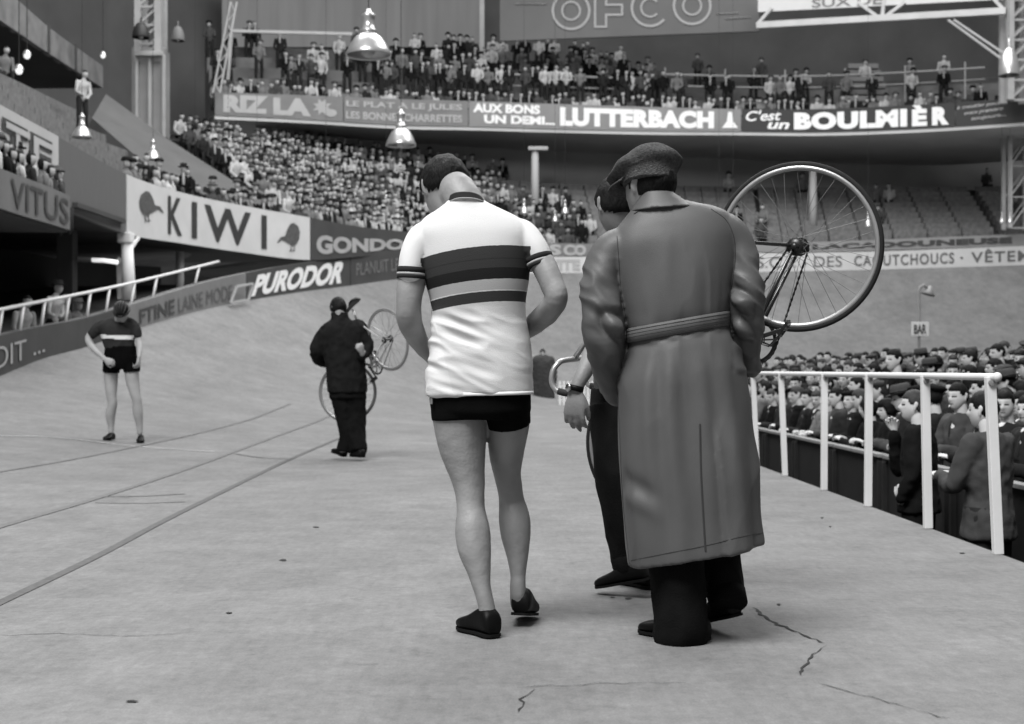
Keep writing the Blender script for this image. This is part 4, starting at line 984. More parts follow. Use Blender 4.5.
# belt, collar, seams
m_belt = mat('coat_belt', .082, .6, .1, 8, .2, 300)
bm = bmesh.new()
def beltring(y, k=1.0, n=96): return ringpx(677.6, y, 49.9 * k, .1305 * k, 4.90, .175, n, lambda a: coatmod(a, 327) * .3 + .012, 2.35)
rings = [beltring(334.6, 1.00), beltring(334.3, 1.025), beltring(327.5, 1.03), beltring(320.4, 1.025), beltring(320, 1.0)]
vr = [[bm.verts.new(p) for p in r] for r in rings]
for a, b in zip(vr, vr[1:] + vr[:1]):
    for i in range(96): bm.faces.new((a[i], a[(i + 1) % 96], b[(i + 1) % 96], b[i]))
belt = mobj('belt', bm, m_belt, coat, True)
m_stitch = mat('stitch_dark', .036, .9)
for y in (322.6, 326, 329.2, 332.4):
    bm = bmesh.new(); r = beltring(y, 1.0295); polybar(bm, r, .0009, 5, closed=True); mobj('stitching', bm, m_stitch, belt)
bm = bmesh.new()
cr_ = [(656.5, 193, 17, .072, 4.915, .0), (659, 199, 22, .082, 4.915, .02), (662, 206, 29, .094, 4.915, .05), (663.5, 209, 33, .101, 4.915, .07), (663.5, 210.5, 33.5, .102, 4.915, .07)]
loft_px(bm, cr_, 56, 3); fuse('collar', bm, .005, m_coat, coat, 2)
def seam(pts, r=.0014, m=m_stitch, D=4.9, parent=None):
    """a stitched seam lying on the coat: each picture point dropped onto the coat surface"""
    out = []
    for (x, y) in catmull([list(p) for p in pts], 8):
        o = Vector((0, 0, CAMZ)); d = (P(x, y, 10) - o).normalized(); h = CBVH.ray_cast(o, d)
        if h[0] and h[0].y < 5.05: out.append(h[0] + h[1] * .0003 * (1 if h[1].y < 0 else -1))
    if len(out) > 3:
        bm = bmesh.new(); polybar(bm, out, r, 5); mobj('seam', bm, m, coat)
_b = bmesh.new(); _b.from_mesh(coat.data); CBVH = BVHTree.FromBMesh(_b); _b.free()
seam([(634, 214), (648, 206.5), (664, 203), (680, 204), (689, 205.5)], .0025)
seam([(617, 236), (619, 262), (621, 290), (626, 318)])
seam([(711, 209), (726, 220), (734, 238), (735, 262), (731, 290), (727, 314)])
seam([(618, 388), (620, 440), (623, 500), (629.5, 564)], .002); seam([(613.5, 400), (617, 450), (620, 500), (625.5, 566)], .0016)
seam([(700, 424), (701, 470), (703, 510), (705.5, 551)], .0035)
seam([(631, 560.5), (668, 553), (704, 546), (740, 537), (763, 533)], .0013)
# trousers and shoes
m_trou = mat('trousers_dark', .006, .9, .3, 10, .3, 180, spec=.06)
bm = bmesh.new()
loft_px(bm, [(684, 400, 48, .12, 4.92, 0), (686, 430, 50, .125, 4.92, 0), (690, 455, 48, .12, 4.92, 0)], 28)
tube(bm, [P(668, 440, 4.90), P(673, 520, 4.88), P(677, 570, 4.87), P(680, 610, 4.86), P(680.5, 630, 4.86), P(680.5, 636, 4.87)], [(.10, .12), (.095, .11), (.092, .105), (.091, .105), (.092, .108), (.094, .10)], 28, 5, caps=False)
tube(bm, [P(706, 440, 4.93), P(714, 510, 5.0), P(719, 560, 5.0), P(724, 586, 4.95), P(727.5, 600, 4.93)], [(.10, .11), (.085, .105), (.074, .10), (.066, .09), (.062, .085)], 28, 5, caps=False)
fuse('trousers', bm, .0065, m_trou, cm, 3, fold(9, .010, (1, 1, .6), 3))
bm = bmesh.new(); tube(bm, [P(726, 593, 4.94), P(729, 606, 4.915)], [(.068, .092), (.066, .09)], 24, 2, caps=False); mobj('turn_up', bm, m_trou, cm, True)
shoe_pair(cm, [(Vector((.665, 4.84, .012)), Vector((.455, 5.02, .012)), .050, .085, (0, 0, 1)), (Vector((.785, 4.95, .075)), Vector((.665, 5.13, .014)), .048, .085, (.1, -.3, 1))])

# ---------------------------------------------------------------- companion ahead of the coat, carrying the racing bicycle
DK = 5.85
ck = thing('man_carrying_bicycle', 'dark-haired man with wristwatch half hidden by the raincoat, carrying a racing bicycle', 'person', P(635, 590, 5.85).xy.to_3d())
bm = bmesh.new()
hk = P(617, 207, 5.84); Rk = frame_of((-.34, .85, -.40), (-.12, .4, 1))
head_bm(bm, hk, Rk, 1.06, 48, 38)
tube(bm, [P(636, 255, 5.86), P(629, 234, 5.86), P(621, 212, 5.85)], [.08, .062, .060], 20, 4)
loft_px(bm, [(634, 246, 20, .06, 5.88, 0), (636, 266, 36, .09, 5.9, 0), (636, 300, 38, .10, 5.9, 0), (634, 350, 36, .10, 5.9, 0), (633, 400, 36, .11, 5.9, 0)], 28)
tube(bm, [P(612, 272, 5.88), P(603, 292, 5.86), P(601, 318, 5.84), P(600, 334, 5.80), P(594, 352, 5.72), P(583, 374, 5.66), P(576, 388, 5.64)],
     [(.052, .056), (.048, .052), (.042, .046), (.043, .044), (.042, .042), (.032, .034), (.026, .028)], 22, 5)
hand(bm, P(575, 391, 5.64), (-.05, -.12, -1), (-.35, -.9, .1), -1, 1.12, (16, 34, 28), 1.0, 28, 12)
tube(bm, [P(668, 262, 5.88), P(682, 285, 5.78), P(690, 305, 5.72), P(676, 285, 5.6), P(668, 268, 5.55)], [.052, .046, .042, .034, .026], 18, 4); hand(bm, P(668, 266, 5.55), (-.5, .3, .8), (.3, -.9, .1), 1, 1, (60, 60, 40))
tube(bm, [P(618, 390, 5.88), P(622, 480, 5.84), P(628, 565, 5.9)], [.08, .06, .04], 16, 4); tube(bm, [P(648, 390, 5.92), P(655, 480, 5.95), P(655, 580, 6.1)], [.08, .06, .04], 16, 4)
fuse('body', bm, .006, mat('skin_tan', .19, .55, .12, 9, .15, 90, spec=.4), ck, 3)
mobj('hair', hair_bm(hk, Rk, 1.06, .045, -.060, -.018, .013, 9, 48, 38), m_hair, ck, True)
m_shirt = mat('shirt_mid', .06, .8, .12, 6, .2, 200)
bm = bmesh.new()
loft_px(bm, [(634, 240, 18, .065, 5.88, 0), (636, 250, 30, .085, 5.88, 0), (637, 264, 42, .11, 5.9, 0), (637, 300, 43, .12, 5.9, 0), (636, 350, 41, .12, 5.9, 0), (635, 398, 41, .12, 5.9, 0)], 32)
tube(bm, [P(622, 262, 5.90), P(609, 274, 5.90), P(600, 292, 5.86), P(600.5, 312, 5.84)], [(.066, .07), (.062, .066), (.056, .06), (.055, .058)], 24, 4); tube(bm, [P(662, 252, 5.88), P(672, 268, 5.86), P(686, 296, 5.76)], [(.066, .07), (.06, .064), (.056, .058)], 24, 4)
fuse('shirt', bm, .007, m_shirt, ck, 3, fold(9, .010))
bm = bmesh.new()
loft_px(bm, [(634, 388, 42, .125, 5.9, 0), (634, 410, 43, .13, 5.9, 0), (634, 425, 40, .12, 5.9, 0)], 28)
tube(bm, [P(614, 405, 5.88), P(615, 440, 5.86), P(618, 490, 5.84), P(624, 535, 5.86), P(628, 562, 5.88)], [(.098, .12), (.095, .11), (.085, .10), (.072, .09), (.066, .085)], 28, 5, caps=False)
tube(bm, [P(652, 405, 5.92), P(656, 470, 5.95), P(656, 545, 6.05), P(656, 572, 6.08)], [(.098, .12), (.085, .10), (.072, .09), (.068, .085)], 28, 4)
fuse('trousers', bm, .007, mat('trousers_blue', .009, .9, .3, 9, .3, 150, spec=.08), ck, 3, fold(8, .010, (1, 1, .5), 8))
bm = bmesh.new(); tube(bm, [P(627.5, 555, 5.87), P(629, 565.5, 5.875)], [(.072, .092), (.070, .09)], 24, 2); mobj('turn_up', bm, MATS['trousers_blue'], ck, True)
shoe_pair(ck, [(Vector((.555, 5.78, .085)), Vector((.355, 5.93, .030)), .048, .085, (-.2, 0, 1)), (Vector((.60, 6.02, .012)), Vector((.47, 6.24, .012)), .048, .085, (0, 0, 1))])
bm = bmesh.new(); a, b = P(576.6, 385.5, 5.64), P(575.2, 391, 5.64); tube(bm, [a, b], [(.0315, .0325), (.0315, .0325)], 24, 1, caps=False); w_ = mobj('wristwatch', bm, m_shoe, ck, True)
bm = bmesh.new(); lathe(bm, [(0, .006), (.014, .006), (.017, .003), (.017, -.004), (0, -.004)], P(568.5, 387.5, 5.625), 20, axis=(-.9, -.5, .1)); mobj('watch_case', bm, mat('steel_shine', .5, .25, metal=1.0), w_, True)
# ================================================================ BICYCLES
m_chrome = mat('nickel_rim', .36, .38, 0.05, 20, metal=.6, spec=.5)
m_tyre = mat('tyre_tubular', .012, .8, .1, 20)
m_frame = mat('frame_enamel', .010, .25, spec=.6)
m_framel = mat('frame_light', .35, .3, spec=.6)
m_spoke = mat('spoke_steel', .16, .4, metal=.5)
m_part = mat('alloy_dark', .03, .35, metal=.6, spec=.5)
m_tape = mat('bar_tape', .02, .8)
def bicycle(name, label, hub, fwd, left, frame_m, crank_deg, nsp=36, steer=0.0, tyre_m=None, bars_m=None, col=1.0):
    """hub = rear hub in space; local x forward, y rider's left, z up"""
    x = Vector(fwd).normalized(); y = Vector(left); y = (y - x * y.dot(x)).normalized(); z = x.cross(y); M = Matrix((x, y, z)).transposed(); H = Vector(hub)
    L = lambda a, b, c: H + M @ Vector((a, b, c))
    t = thing(name, label, 'bicycle', hub)
    wb, r = .97, .3; R_ = .335
    def wheel(c, M2, rear):
        LL = lambda a, b, c_: c + M2 @ Vector((a, b, c_)); circ = lambda rad, yy, n: [LL(rad * math.cos(2 * math.pi * k / n), yy, rad * math.sin(2 * math.pi * k / n)) for k in range(n)]
        bm = bmesh.new(); polybar(bm, circ(R_ - .011, 0, 72), .0115, 8, closed=True); w = mobj('wheel', bm, tyre_m or m_tyre, t, True)
        bm = bmesh.new(); rings = []
        for k in range(72):
            a = 2 * math.pi * k / 72; ca, sa = math.cos(a), math.sin(a)
            rings.append([LL((R_ - .020 + dr) * ca, dy, (R_ - .020 + dr) * sa) for dr, dy in ((.003, -.0105), (.003, .0105), (-.009, .010), (-.015, .005), (-.015, -.005), (-.009, -.010))])
        vr = [[bm.verts.new(p) for p in q] for q in rings]
        for i in range(72):
            a, b = vr[i], vr[(i + 1) % 72]
            for k in range(6): bm.faces.new((a[k], a[(k + 1) % 6], b[(k + 1) % 6], b[k]))
        mobj('rim', bm, m_chrome, w, True)
        hb = bmesh.new(); hw = .045; fr = .035 if rear else .030
        ax = M2 @ Vector((0, 1, 0))
        lathe(hb, [(.0, -.062), (.006, -.062), (.006, -hw - .004), (.012, -hw - .003), (fr, -hw), (fr, -hw + .004), (.013, -hw + .012), (.011, 0), (.013, hw - .012), (fr, hw - .004), (fr, hw), (.012, hw + .003), (.006, hw + .004), (.006, .062), (.013, .062), (.013, .070), (0, .070)], c, 24, axis=ax)
        mobj('hub', hb, m_part, w, True)
        first = None
        for k in range(nsp):
            s_ = 1 if k % 2 else -1; cr = 1 if (k // 2) % 2 else -1; a = 2 * math.pi * (k + .5) / nsp; b = a + cr * 1.05 * (1.0 if nsp > 30 else .9)
            p0 = LL(fr * .92 * math.cos(b), s_ * hw, fr * .92 * math.sin(b)); p1 = LL((R_ - .034) * math.cos(a), 0, (R_ - .034) * math.sin(a))
            d = p1 - p0
            if first is None:
                bm = bmesh.new(); polybar(bm, [Vector((0, 0, 0)), Vector((0, 0, 1))], .0011 * col, 5); first = bpy.data.meshes.new('spoke'); bm.to_mesh(first); bm.free(); first.materials.append(m_spoke)
            o = bpy.data.objects.new('spoke', first); COL.objects.link(o); o.parent = w; o.matrix_parent_inverse = WM(w).inverted()
            o.matrix_basis = Matrix.Translation(p0) @ d.to_track_quat('Z', 'Y').to_matrix().to_4x4() @ Matrix.Diagonal((1, 1, d.length, 1))
        return w
    wheel(H, M, True)
    # geometry of the frame
    bb = (.41, 0, -.055); st = (-.292, .956); sc_ = (bb[0] + st[0] * .535, 0, bb[2] + st[1] * .535); ht, hl = (wb - .055 - .150, 0, .495), (wb - .055 - .108, 0, .365)
    hax = Vector((-.309, 0, .951)); Ms = M @ Matrix.Rotation(steer, 3, hax); pv = Vector(hl)
    S = lambda a, b, c: H + M @ (pv + Matrix.Rotation(steer, 3, hax) @ (Vector((a, b, c)) - pv))
    bm = bmesh.new()
    for a, b, rr in ((bb, sc_, .0143), (sc_, (ht[0] + .006, 0, ht[2] - .03), .0127), (bb, (hl[0] + .003, 0, hl[2] + .03), .0145)): bar(bm, L(*a), L(*b), rr, 12)
    bar(bm, L(*hl), L(*ht), .018, 14); bar(bm, L(bb[0], -.036, bb[2]), L(bb[0], .036, bb[2]), .021, 14)
    for s_ in (-1, 1):
        polybar(bm, [L(bb[0], s_ * .02, bb[2]), L(bb[0] - .08, s_ * .038, bb[2] + .01), L(0.012, s_ * .060, 0)], [.012, .011, .007], 10)
        polybar(bm, [L(sc_[0], s_ * .012, sc_[2]), L(sc_[0] - .1, s_ * .045, sc_[2] - .17), L(0, s_ * .060, .008)], [.0075, .0075, .006], 10)
        box(bm, L(.0, s_ * .060, -.002), (.03, .004, .03), M)
    fo = mobj('frame', bm, frame_m, t, True)
    bm = bmesh.new()
    for s_ in (-1, 1): polybar(bm, [S(hl[0], 0, hl[2] - .004), S(hl[0] + .006, s_ * .042, hl[2] - .018), S(hl[0] + .05, s_ * .044, hl[2] - .16), S(wb - .03, s_ * .047, .06), S(wb, s_ * .052, 0)], [.012, .012, .011, .008, .006], 10)
    mobj('fork', bm, frame_m, t, True)
    wheel(S(wb, 0, 0), Ms, False)
    # seat post, saddle
    bm = bmesh.new(); bar(bm, L(*sc_), L(bb[0] + st[0] * .66, 0, bb[2] + st[1] * .66), .0125, 12); mobj('seat_post', bm, m_chrome, t, True)
    sx, sz = bb[0] + st[0] * .68, bb[2] + st[1] * .68 + .03; bm = bmesh.new(); rings = []
    for u, w_, h in catmull([(-.13, .012, .012), (-.125, .055, .03), (-.09, .077, .038), (-.04, .060, .032), (.02, .033, .026), (.10, .020, .024), (.145, .016, .02), (.155, .004, .008)], 3):
        rings.append([L(sx + u, w_ * math.cos(a), sz + h * .5 * math.sin(a) - (.012 * (math.cos(a) ** 2))) for a in [2 * math.pi * k / 16 for k in range(16)]])
    ring_loft(bm, rings); mobj('saddle', bm, mat('saddle_leather', .008, .4, spec=.3), t, True)
    # stem and drop bars
    bt = Vector((ht[0] - .018, 0, ht[2] + .020)); bc = bt + Vector((.155, 0, .002))
    bm = bmesh.new(); bar(bm, S(*ht), S(*bt), .011, 12); bar(bm, S(*bt), S(*bc), .012, 12); mobj('stem', bm, m_chrome, t, True)
    bm = bmesh.new(); half = [(0, 0, 0), (0, .10, 0), (.008, .165, 0), (.045, .190, -.004), (.088, .196, -.030), (.100, .198, -.072), (.078, .199, -.115), (.030, .200, -.135), (-.040, .200, -.140)]
    pts = [S(bc[0] + a, -b, bc[2] + c) for a, b, c in reversed(catmull([list(h) for h in half], 4)[1:])] + [S(bc[0] + a, b, bc[2] + c) for a, b, c in catmull([list(h) for h in half], 4)]
    hb_ = mobj('handlebar', (bm, polybar(bm, pts, .012, 10))[0], bars_m or m_chrome, t, True)
    for s_ in (-1, 1):
        g = catmull([list(h) for h in half[5:]], 4); bm = bmesh.new(); polybar(bm, [S(bc[0] + a, s_ * b, bc[2] + c) for a, b, c in g], .0145, 10); mobj('grip', bm, m_tape, hb_, True)
    # drivetrain on the rider's right
    cy_ = -.045; cr = bmesh.new(); B = Vector(bb); n = 46
    vo = [L(B.x + (.094 + .004 * (k % 2)) * math.cos(2 * math.pi * k / (2 * n)), cy_, B.z + (.094 + .004 * (k % 2)) * math.sin(2 * math.pi * k / (2 * n))) for k in range(2 * n)]
    vi = [L(B.x + .082 * math.cos(2 * math.pi * k / (2 * n)), cy_, B.z + .082 * math.sin(2 * math.pi * k / (2 * n))) for k in range(2 * n)]
    off = M @ Vector((0, -.003, 0)); q = [vo, vi, [p + off for p in vi], [p + off for p in vo]]; vr = [[cr.verts.new(p) for p in a] for a in q]
    for a, b in zip(vr, vr[1:] + vr[:1]):
        for i in range(2 * n): cr.faces.new((a[i], a[(i + 1) % (2 * n)], b[(i + 1) % (2 * n)], b[i]))
    for k in range(5):
        a = 2 * math.pi * k / 5 + .3; a2 = a + .33
        for aa in (a, a2): bar(cr, L(B.x + .018 * math.cos(a), cy_, B.z + .018 * math.sin(a)), L(B.x + .085 * math.cos(aa), cy_, B.z + .085 * math.sin(aa)), .0035, 6)
    mobj('chainring', cr, m_part, t)
    cd = math.radians(crank_deg)
    for s_ in (-1, 1):
        e = Vector((B.x + s_ * .165 * math.cos(cd), s_ * .058, B.z + s_ * .165 * math.sin(cd)))
        bm = bmesh.new(); beam(bm, L(B.x, s_ * .055, B.z), L(*e), .011, .017, bev=.003); bar(bm, L(B.x, 0, B.z), L(B.x, s_ * .064, B.z), .012, 12); c_ = mobj('crank', bm, m_part, t)
        pd = bmesh.new(); e2 = e + Vector((0, s_ * .065, 0)); bar(pd, L(*e), L(e.x, s_ * .14, e.z), .008, 8)
        for dx in (-.028, .028): beam(pd, L(e.x + dx, s_ * .075, e.z), L(e.x + dx, s_ * .135, e.z), .004, .022)
        for yy in (.075, .135): beam(pd, L(e.x - .03, s_ * yy, e.z), L(e.x + .03, s_ * yy, e.z), .004, .012)
        p_ = mobj('pedal', pd, m_part, t)
        tc = bmesh.new()
        for yy in (.085, .125): polybar(tc, [L(e.x + .028, s_ * yy, e.z), L(e.x + .09, s_ * yy, e.z + .008), L(e.x + .098, s_ * yy, e.z + .035), L(e.x + .06, s_ * (.105 + (yy - .105) * .5), e.z + .055)], .0028, 6)
        mobj('toe_clip', tc, m_part, p_)
    sp = bmesh.new(); lathe(sp, [(.012, -.002), (.033, -.002), (.033, .002), (.012, .002)], L(0, cy_, 0), 28, axis=M @ Vector((0, 1, 0))); mobj('sprocket', sp, m_part, t)
    # chain: two runs and the wraps, bead by bead
    path = []; r1, r2 = .036, .097; C0, C1 = Vector((0, 0)), Vector((B.x, B.z)); d = (C1 - C0); ang = math.atan2(d.y, d.x); al = math.asin((r2 - r1) / d.length)
    a0 = ang + math.pi / 2 + al; a1 = ang - math.pi / 2 - al
    for k in range(15): a = a0 + (2 * math.pi - (a0 - a1)) * k / 14; path.append(C0 + Vector((math.cos(a), math.sin(a))) * r1)
    for k in range(31): a = a1 + (a0 - a1) * k / 30; path.append(C1 + Vector((math.cos(a), math.sin(a))) * r2)
    path.append(path[0]); seg_ = [(b - a).length for a, b in zip(path[:-1], path[1:])]; tot = sum(seg_); N = 110; pts = []
    for k in range(N):
        s_ = tot * k / N; i = 0
        while s_ > seg_[i]: s_ -= seg_[i]; i += 1
        p = path[i].lerp(path[i + 1], s_ / seg_[i]); pts.append(L(p.x, cy_, p.y))
    bm = bmesh.new(); polybar(bm, pts, [(.0055 if k % 2 else .0030) for k in range(N)], 6, closed=True); mobj('chain', bm, mat('chain_oily', .012, .5, spec=.2), t)
    return t
# carried bicycle: rear wheel up to the right, front wheel hanging low beside the companion's leg
bicycle('racing_bicycle', 'racing bicycle carried slung on the shoulder, rear wheel raised right of the raincoat', P(797.5, 247, 5.60),
        P(663, 445, 5.85) - P(797.5, 247, 5.60), (-.38, -.92, -.05), m_frame, 218, 36, 0.0, col=1.0)

# ---------------------------------------------------------------- far man in dark suit with a bicycle on his shoulder
def simple_person(name, label, base, head, Rh_, s, limbs, torso, mats, group=None, extra=None, hair=(.05, -.05, -.01), vox=.012):
    pass
zb = ground(*P(345, 459, 15.3).xy)
fm = thing('man_in_dark_suit', 'stout man in dark suit seen from behind carrying a bicycle on his shoulder', 'person', (P(350, 459, 15.2).x, 15.2, zb))
D = 15.25
bm = bmesh.new(); hf = P(338, 309, D + .04); Rf = frame_of((-.55, .8, -.25), (-.1, .2, 1)); head_bm(bm, hf, Rf, 1.0, 32, 26)
tube(bm, [P(342, 330, D), P(340, 318, D), P(339, 311, D)], [.08, .065, .06], 16, 3)
loft_px(bm, [(343, 325, 12, .07, D, 0), (344, 340, 18, .12, D, 0), (345, 365, 15, .13, D, 0), (347, 385, 14, .13, D, 0)], 24)
tube(bm, [P(342, 380, D), P(345, 415, D), P(343, 450, D)], [.09, .06, .04], 12, 3); tube(bm, [P(355, 380, D), P(358, 415, D), P(358, 450, D - .1)], [.09, .06, .04], 12, 3)
tube(bm, [P(326, 336, D), P(319, 348, D), P(322, 360, D + .15)], [.05, .045, .03], 12, 3); hand(bm, P(323, 359, D + .18), (.8, .5, .1), (-.3, 0, .9), -1)
tube(bm, [P(361, 334, D), P(366, 348, D - .05), P(362, 354, D - .2)], [.05, .042, .03], 12, 3); hand(bm, P(362, 353.5, D - .22), (-.2, -.3, .5), (.4, -.8, 0), 1, 1, (50, 50, 40))
fuse('body', bm, .010, m_skin, fm, 2)
mobj('hair', hair_bm(hf, Rf, 1.04, .045, -.10, -.04, .012, 4, 32, 26), m_hair, fm, True)
bm = bmesh.new()
loft_px(bm, [(339.5, 313, 7.6, .085, D + .03, 0), (341, 319, 9.5, .08, D, 0), (342, 323, 15, .11, D, 0), (343, 330, 22, .15, D, 0), (343.5, 342, 22.5, .17, D, 0), (344.5, 356, 20, .175, D, 0), (346, 370, 19, .18, D, 0), (347, 383, 19.5, .185, D, 0), (347.5, 392, 19, .185, D, 0)], 40, 4)
tube(bm, [P(330, 330, D), P(322, 340, D), P(317.5, 350, D), P(319, 358, D + .12), P(324, 362, D + .2)], [(.09, .10), (.085, .1), (.08, .09), (.07, .075), (.055, .06)], 20, 4)
tube(bm, [P(358, 328, D), P(364, 338, D), P(366.5, 348, D - .03), P(362, 355, D - .16)], [(.09, .10), (.08, .09), (.07, .08), (.05, .055)], 20, 4)
fuse('jacket', bm, .012, m_suit, fm, 3, fold(9, .022, (1, 1, .8), 2))
bm = bmesh.new()
loft_px(bm, [(347, 386, 18, .17, D, 0), (348, 398, 18, .165, D, 0)], 24)
tube(bm, [P(341.5, 392, D), P(345, 415, D), P(348, 435, D), P(345, 451, D)], [(.12, .13), (.10, .12), (.085, .11), (.088, .11)], 20, 4, caps=False)
tube(bm, [P(354, 392, D), P(356.5, 415, D), P(357, 435, D - .08), P(358.5, 452, D - .15)], [(.12, .13), (.10, .12), (.088, .11), (.092, .11)], 20, 4, caps=False)
fuse('trousers', bm, .012, mat('trousers_dark', 0), fm, 3, fold(9, .02, (1, 1, .7), 5))
shoe_pair(fm, [(P(345, 455.5, D) + Vector((0, 0, -.01)), P(333, 451, D + .15), .05, .09, (0, 0, 1)), (P(363, 457, D - .25), P(352, 456, D - .05), .052, .09, (0, 0, 1))])
for o in fm.children:
    if o.name.startswith('shoe'): o.location.z += zb + .015 - min(v.co.z for v in o.data.vertices) - 0 if False else 0
bicycle('racing_bicycle', 'light-framed bicycle on the shoulder of the man in the dark suit', P(387.5, 339.5, 15.0), (-.47, .62, -.55), Vector((-.47, .62, -.55)).cross(Vector((-.26, .09, .68))) * -1, m_framel, -95, 28, .6, tyre_m=mat('tyre_pale', .16, .8), col=1.3)

# ---------------------------------------------------------------- cyclist at left adjusting his shorts, bowed head in hairnet helmet
D = 16.75; zc = .16
cl = thing('cyclist', 'racing cyclist in dark banded jersey and crash helmet standing bowed at left', 'person', (P(125, 438, D).x, D, ground(P(125, 438, D).x, D)))
bm = bmesh.new(); hl_ = P(122, 312.5, D - .14); Rl = frame_of((.05, -.75, -.75), (0, -.7, .7)); head_bm(bm, hl_, Rl, 1.0, 36, 28)
tube(bm, [P(117, 328, D), P(119, 320, D - .05), P(121, 314, D - .1)], [.07, .058, .055], 16, 3)
loft_px(bm, [(116, 322, 9, .06, D, 0), (116, 330, 14, .10, D, 0), (119, 345, 12.5, .10, D, 0), (120, 358, 13.5, .11, D, 0), (121, 362, 13, .10, D, 0)], 24)
tube(bm, [P(99, 326, D), P(92, 333, D - .02), P(88.5, 340, D - .04), P(95, 350, D - .14), P(104, 358, D - .24)], [.050, .046, .042, .038, .026], 16, 4); hand(bm, P(105, 359, D - .25), (.8, -.1, -.35), (0, -1, .2), 1, 1.05, (40, 40, 30))
tube(bm, [P(132, 323, D), P(136.5, 332, D), P(139, 341, D), P(139.5, 350, D - .08), P(139, 357, D - .14)], [.050, .046, .040, .036, .026], 16, 4); hand(bm, P(139, 358, D - .15), (-.1, -.2, -1), (.9, -.3, 0), -1, 1.05, (40, 40, 30))
tube(bm, [P(111, 362, D), P(111, 380, D), P(111.5, 396, D - .02), P(112.5, 403, D - .02), P(110.5, 414, D), P(111, 425, D + .02), P(111, 432, D + .02)], [.088, .080, .060, .056, .060, .040, .034], 18, 4)
tube(bm, [P(131, 362, D), P(132.5, 380, D), P(135.5, 395, D - .02), P(137, 401, D - .02), P(138, 413, D), P(139.5, 425, D + .02), P(140, 433, D + .02)], [.088, .080, .060, .056, .060, .040, .034], 18, 4)
fuse('body', bm, .010, mat('skin_pale', .30, .55, .1, 9), cl, 3)
m_jd = mat('jersey_dark', .022, .9, .2, 9, spec=.1)
bm = bmesh.new()
loft_px(bm, [(117, 318, 6, .07, D, .0), (116.5, 321, 13, .09, D, .05), (116, 326, 19, .12, D, .05), (117, 332, 17, .13, D, 0), (118.5, 341, 15.5, .13, D, 0), (120, 349, 15, .13, D, 0)], 36, 4)
tube(bm, [P(103, 325, D), P(97, 329, D), P(92.5, 334, D - .02)], [.062, .064, .058], 18, 4); tube(bm, [P(129, 322, D), P(134, 327, D), P(137.5, 334, D)], [.06, .062, .056], 18, 4)
j2 = fuse('jersey', bm, .012, [m_jd, mat('jersey_band', .62, .85)], cl, 3, fold(9, .012), lambda c: 1 if (335.2 < HZ - (c.z - CAMZ) / c.y * FPX + (c.x / c.y * FPX + CX - 117) * -.03 < 339.0 and 100 < CX + c.x / c.y * FPX < 133.5) else 0)
bm = bmesh.new(); loft_px(bm, [(120.5, 346, 15, .135, D, 0), (121, 354, 16.5, .14, D, 0), (121, 363, 17, .14, D, 0), (121, 369, 13, .12, D, 0)], 32)
tube(bm, [P(112, 356, D), P(111.5, 365, D), P(111, 373, D)], [(.103, .12), (.10, .115), (.097, .107)], 20, 3, caps=False); tube(bm, [P(130.5, 356, D), P(131.5, 365, D), P(132, 372, D)], [(.103, .12), (.10, .115), (.097, .107)], 20, 3, caps=False)
fuse('shorts', bm, .012, m_black, cl, 2)
bm = bmesh.new()
hb = hair_bm(hl_, Rl, 1.06, .03, -.03, -.01, .012, 4, 36, 28); mobj('hair', hb, m_hair, cl, True)
m_helm = mat('helmet_leather', .012, .5, .2, 20)
for k in range(5):   # padded leather straps over the crown
    ox = (k - 2) * .032; bm = bmesh.new(); pts = []
    for a in range(-65, 66, 13):
        an = math.radians(a); pts.append(hl_ + Rl @ Vector((ox * math.cos(an * .9), .112 * math.sin(an), .02 + math.sqrt(max(.0002, 1 - (ox / .09) ** 2)) * .120 * math.cos(an))))
    polybar(bm, pts, .011, 8); mobj('helmet_strap', bm, m_helm, cl, True)
bm = bmesh.new(); polybar(bm, [hl_ + Rl @ Vector((.086 * math.cos(a), .108 * math.sin(a), .035)) for a in [2 * math.pi * k / 24 for k in range(24)]], .014, 8, closed=True); mobj('helmet_band', bm, m_helm, cl, True)
ga = lambda px, dy: Vector((P(px, 0, D).x, D + dy, ground(P(px, 0, D).x, D + dy) + .015))
shoe_pair(cl, [(ga(111.5, .07), ga(109, -.16), .045, .075, (0, 0, 1)), (ga(139.5, .07), ga(143.5, -.15), .045, .075, (0, 0, 1))])

# ---------------------------------------------------------------- small far man in long dark coat, picket fence beyond him
D = 43; g0 = ground(P(543, 0, D).x, D)
sm = thing('man_in_long_coat', 'small far figure in long dark coat seen from behind right of the jersey cyclist', 'person', (P(543, 0, D).x, D, g0))
bm = bmesh.new(); hs = P(542.5, 353, D + .25); Rs = frame_of((0, .8, -.6), (0, .6, .8)); head_bm(bm, hs, Rs, 1.0, 20, 16)
tube(bm, [P(543, 362, D), P(543, 356, D + .12)], [.07, .06], 12, 2); loft_px(bm, [(543, 360, 6, .1, D, 0), (543, 385, 6, .1, D, 0)], 16)
for x in (539, 548): tube(bm, [P(x, 385, D), P(x, 405, D)], [.08, .05], 10, 2)
for x0, x1 in ((535, 533), (552, 554)): tube(bm, [P(x0, 363, D), P(x1, 374, D), P(x1, 383, D - .1)], [.05, .045, .035], 10, 2)
fuse('body', bm, .02, m_skin, sm, 1); mobj('cap', hair_bm(hs, Rs, 1.05, .02, -.01, .0, .012, 4, 20, 16), m_hair, sm, True)
m_gc = mat('coat_grey_far', .030, .9, .2, 5)
bm = bmesh.new(); loft_px(bm, [(542.5, 355, 4, .10, D + .05, 0), (542.5, 358, 8.5, .17, D, 0), (543, 366, 10.5, .22, D, 0), (543.5, 380, 10.5, .22, D, 0), (544, 398, 10.5, .2, D, 0)], 28)
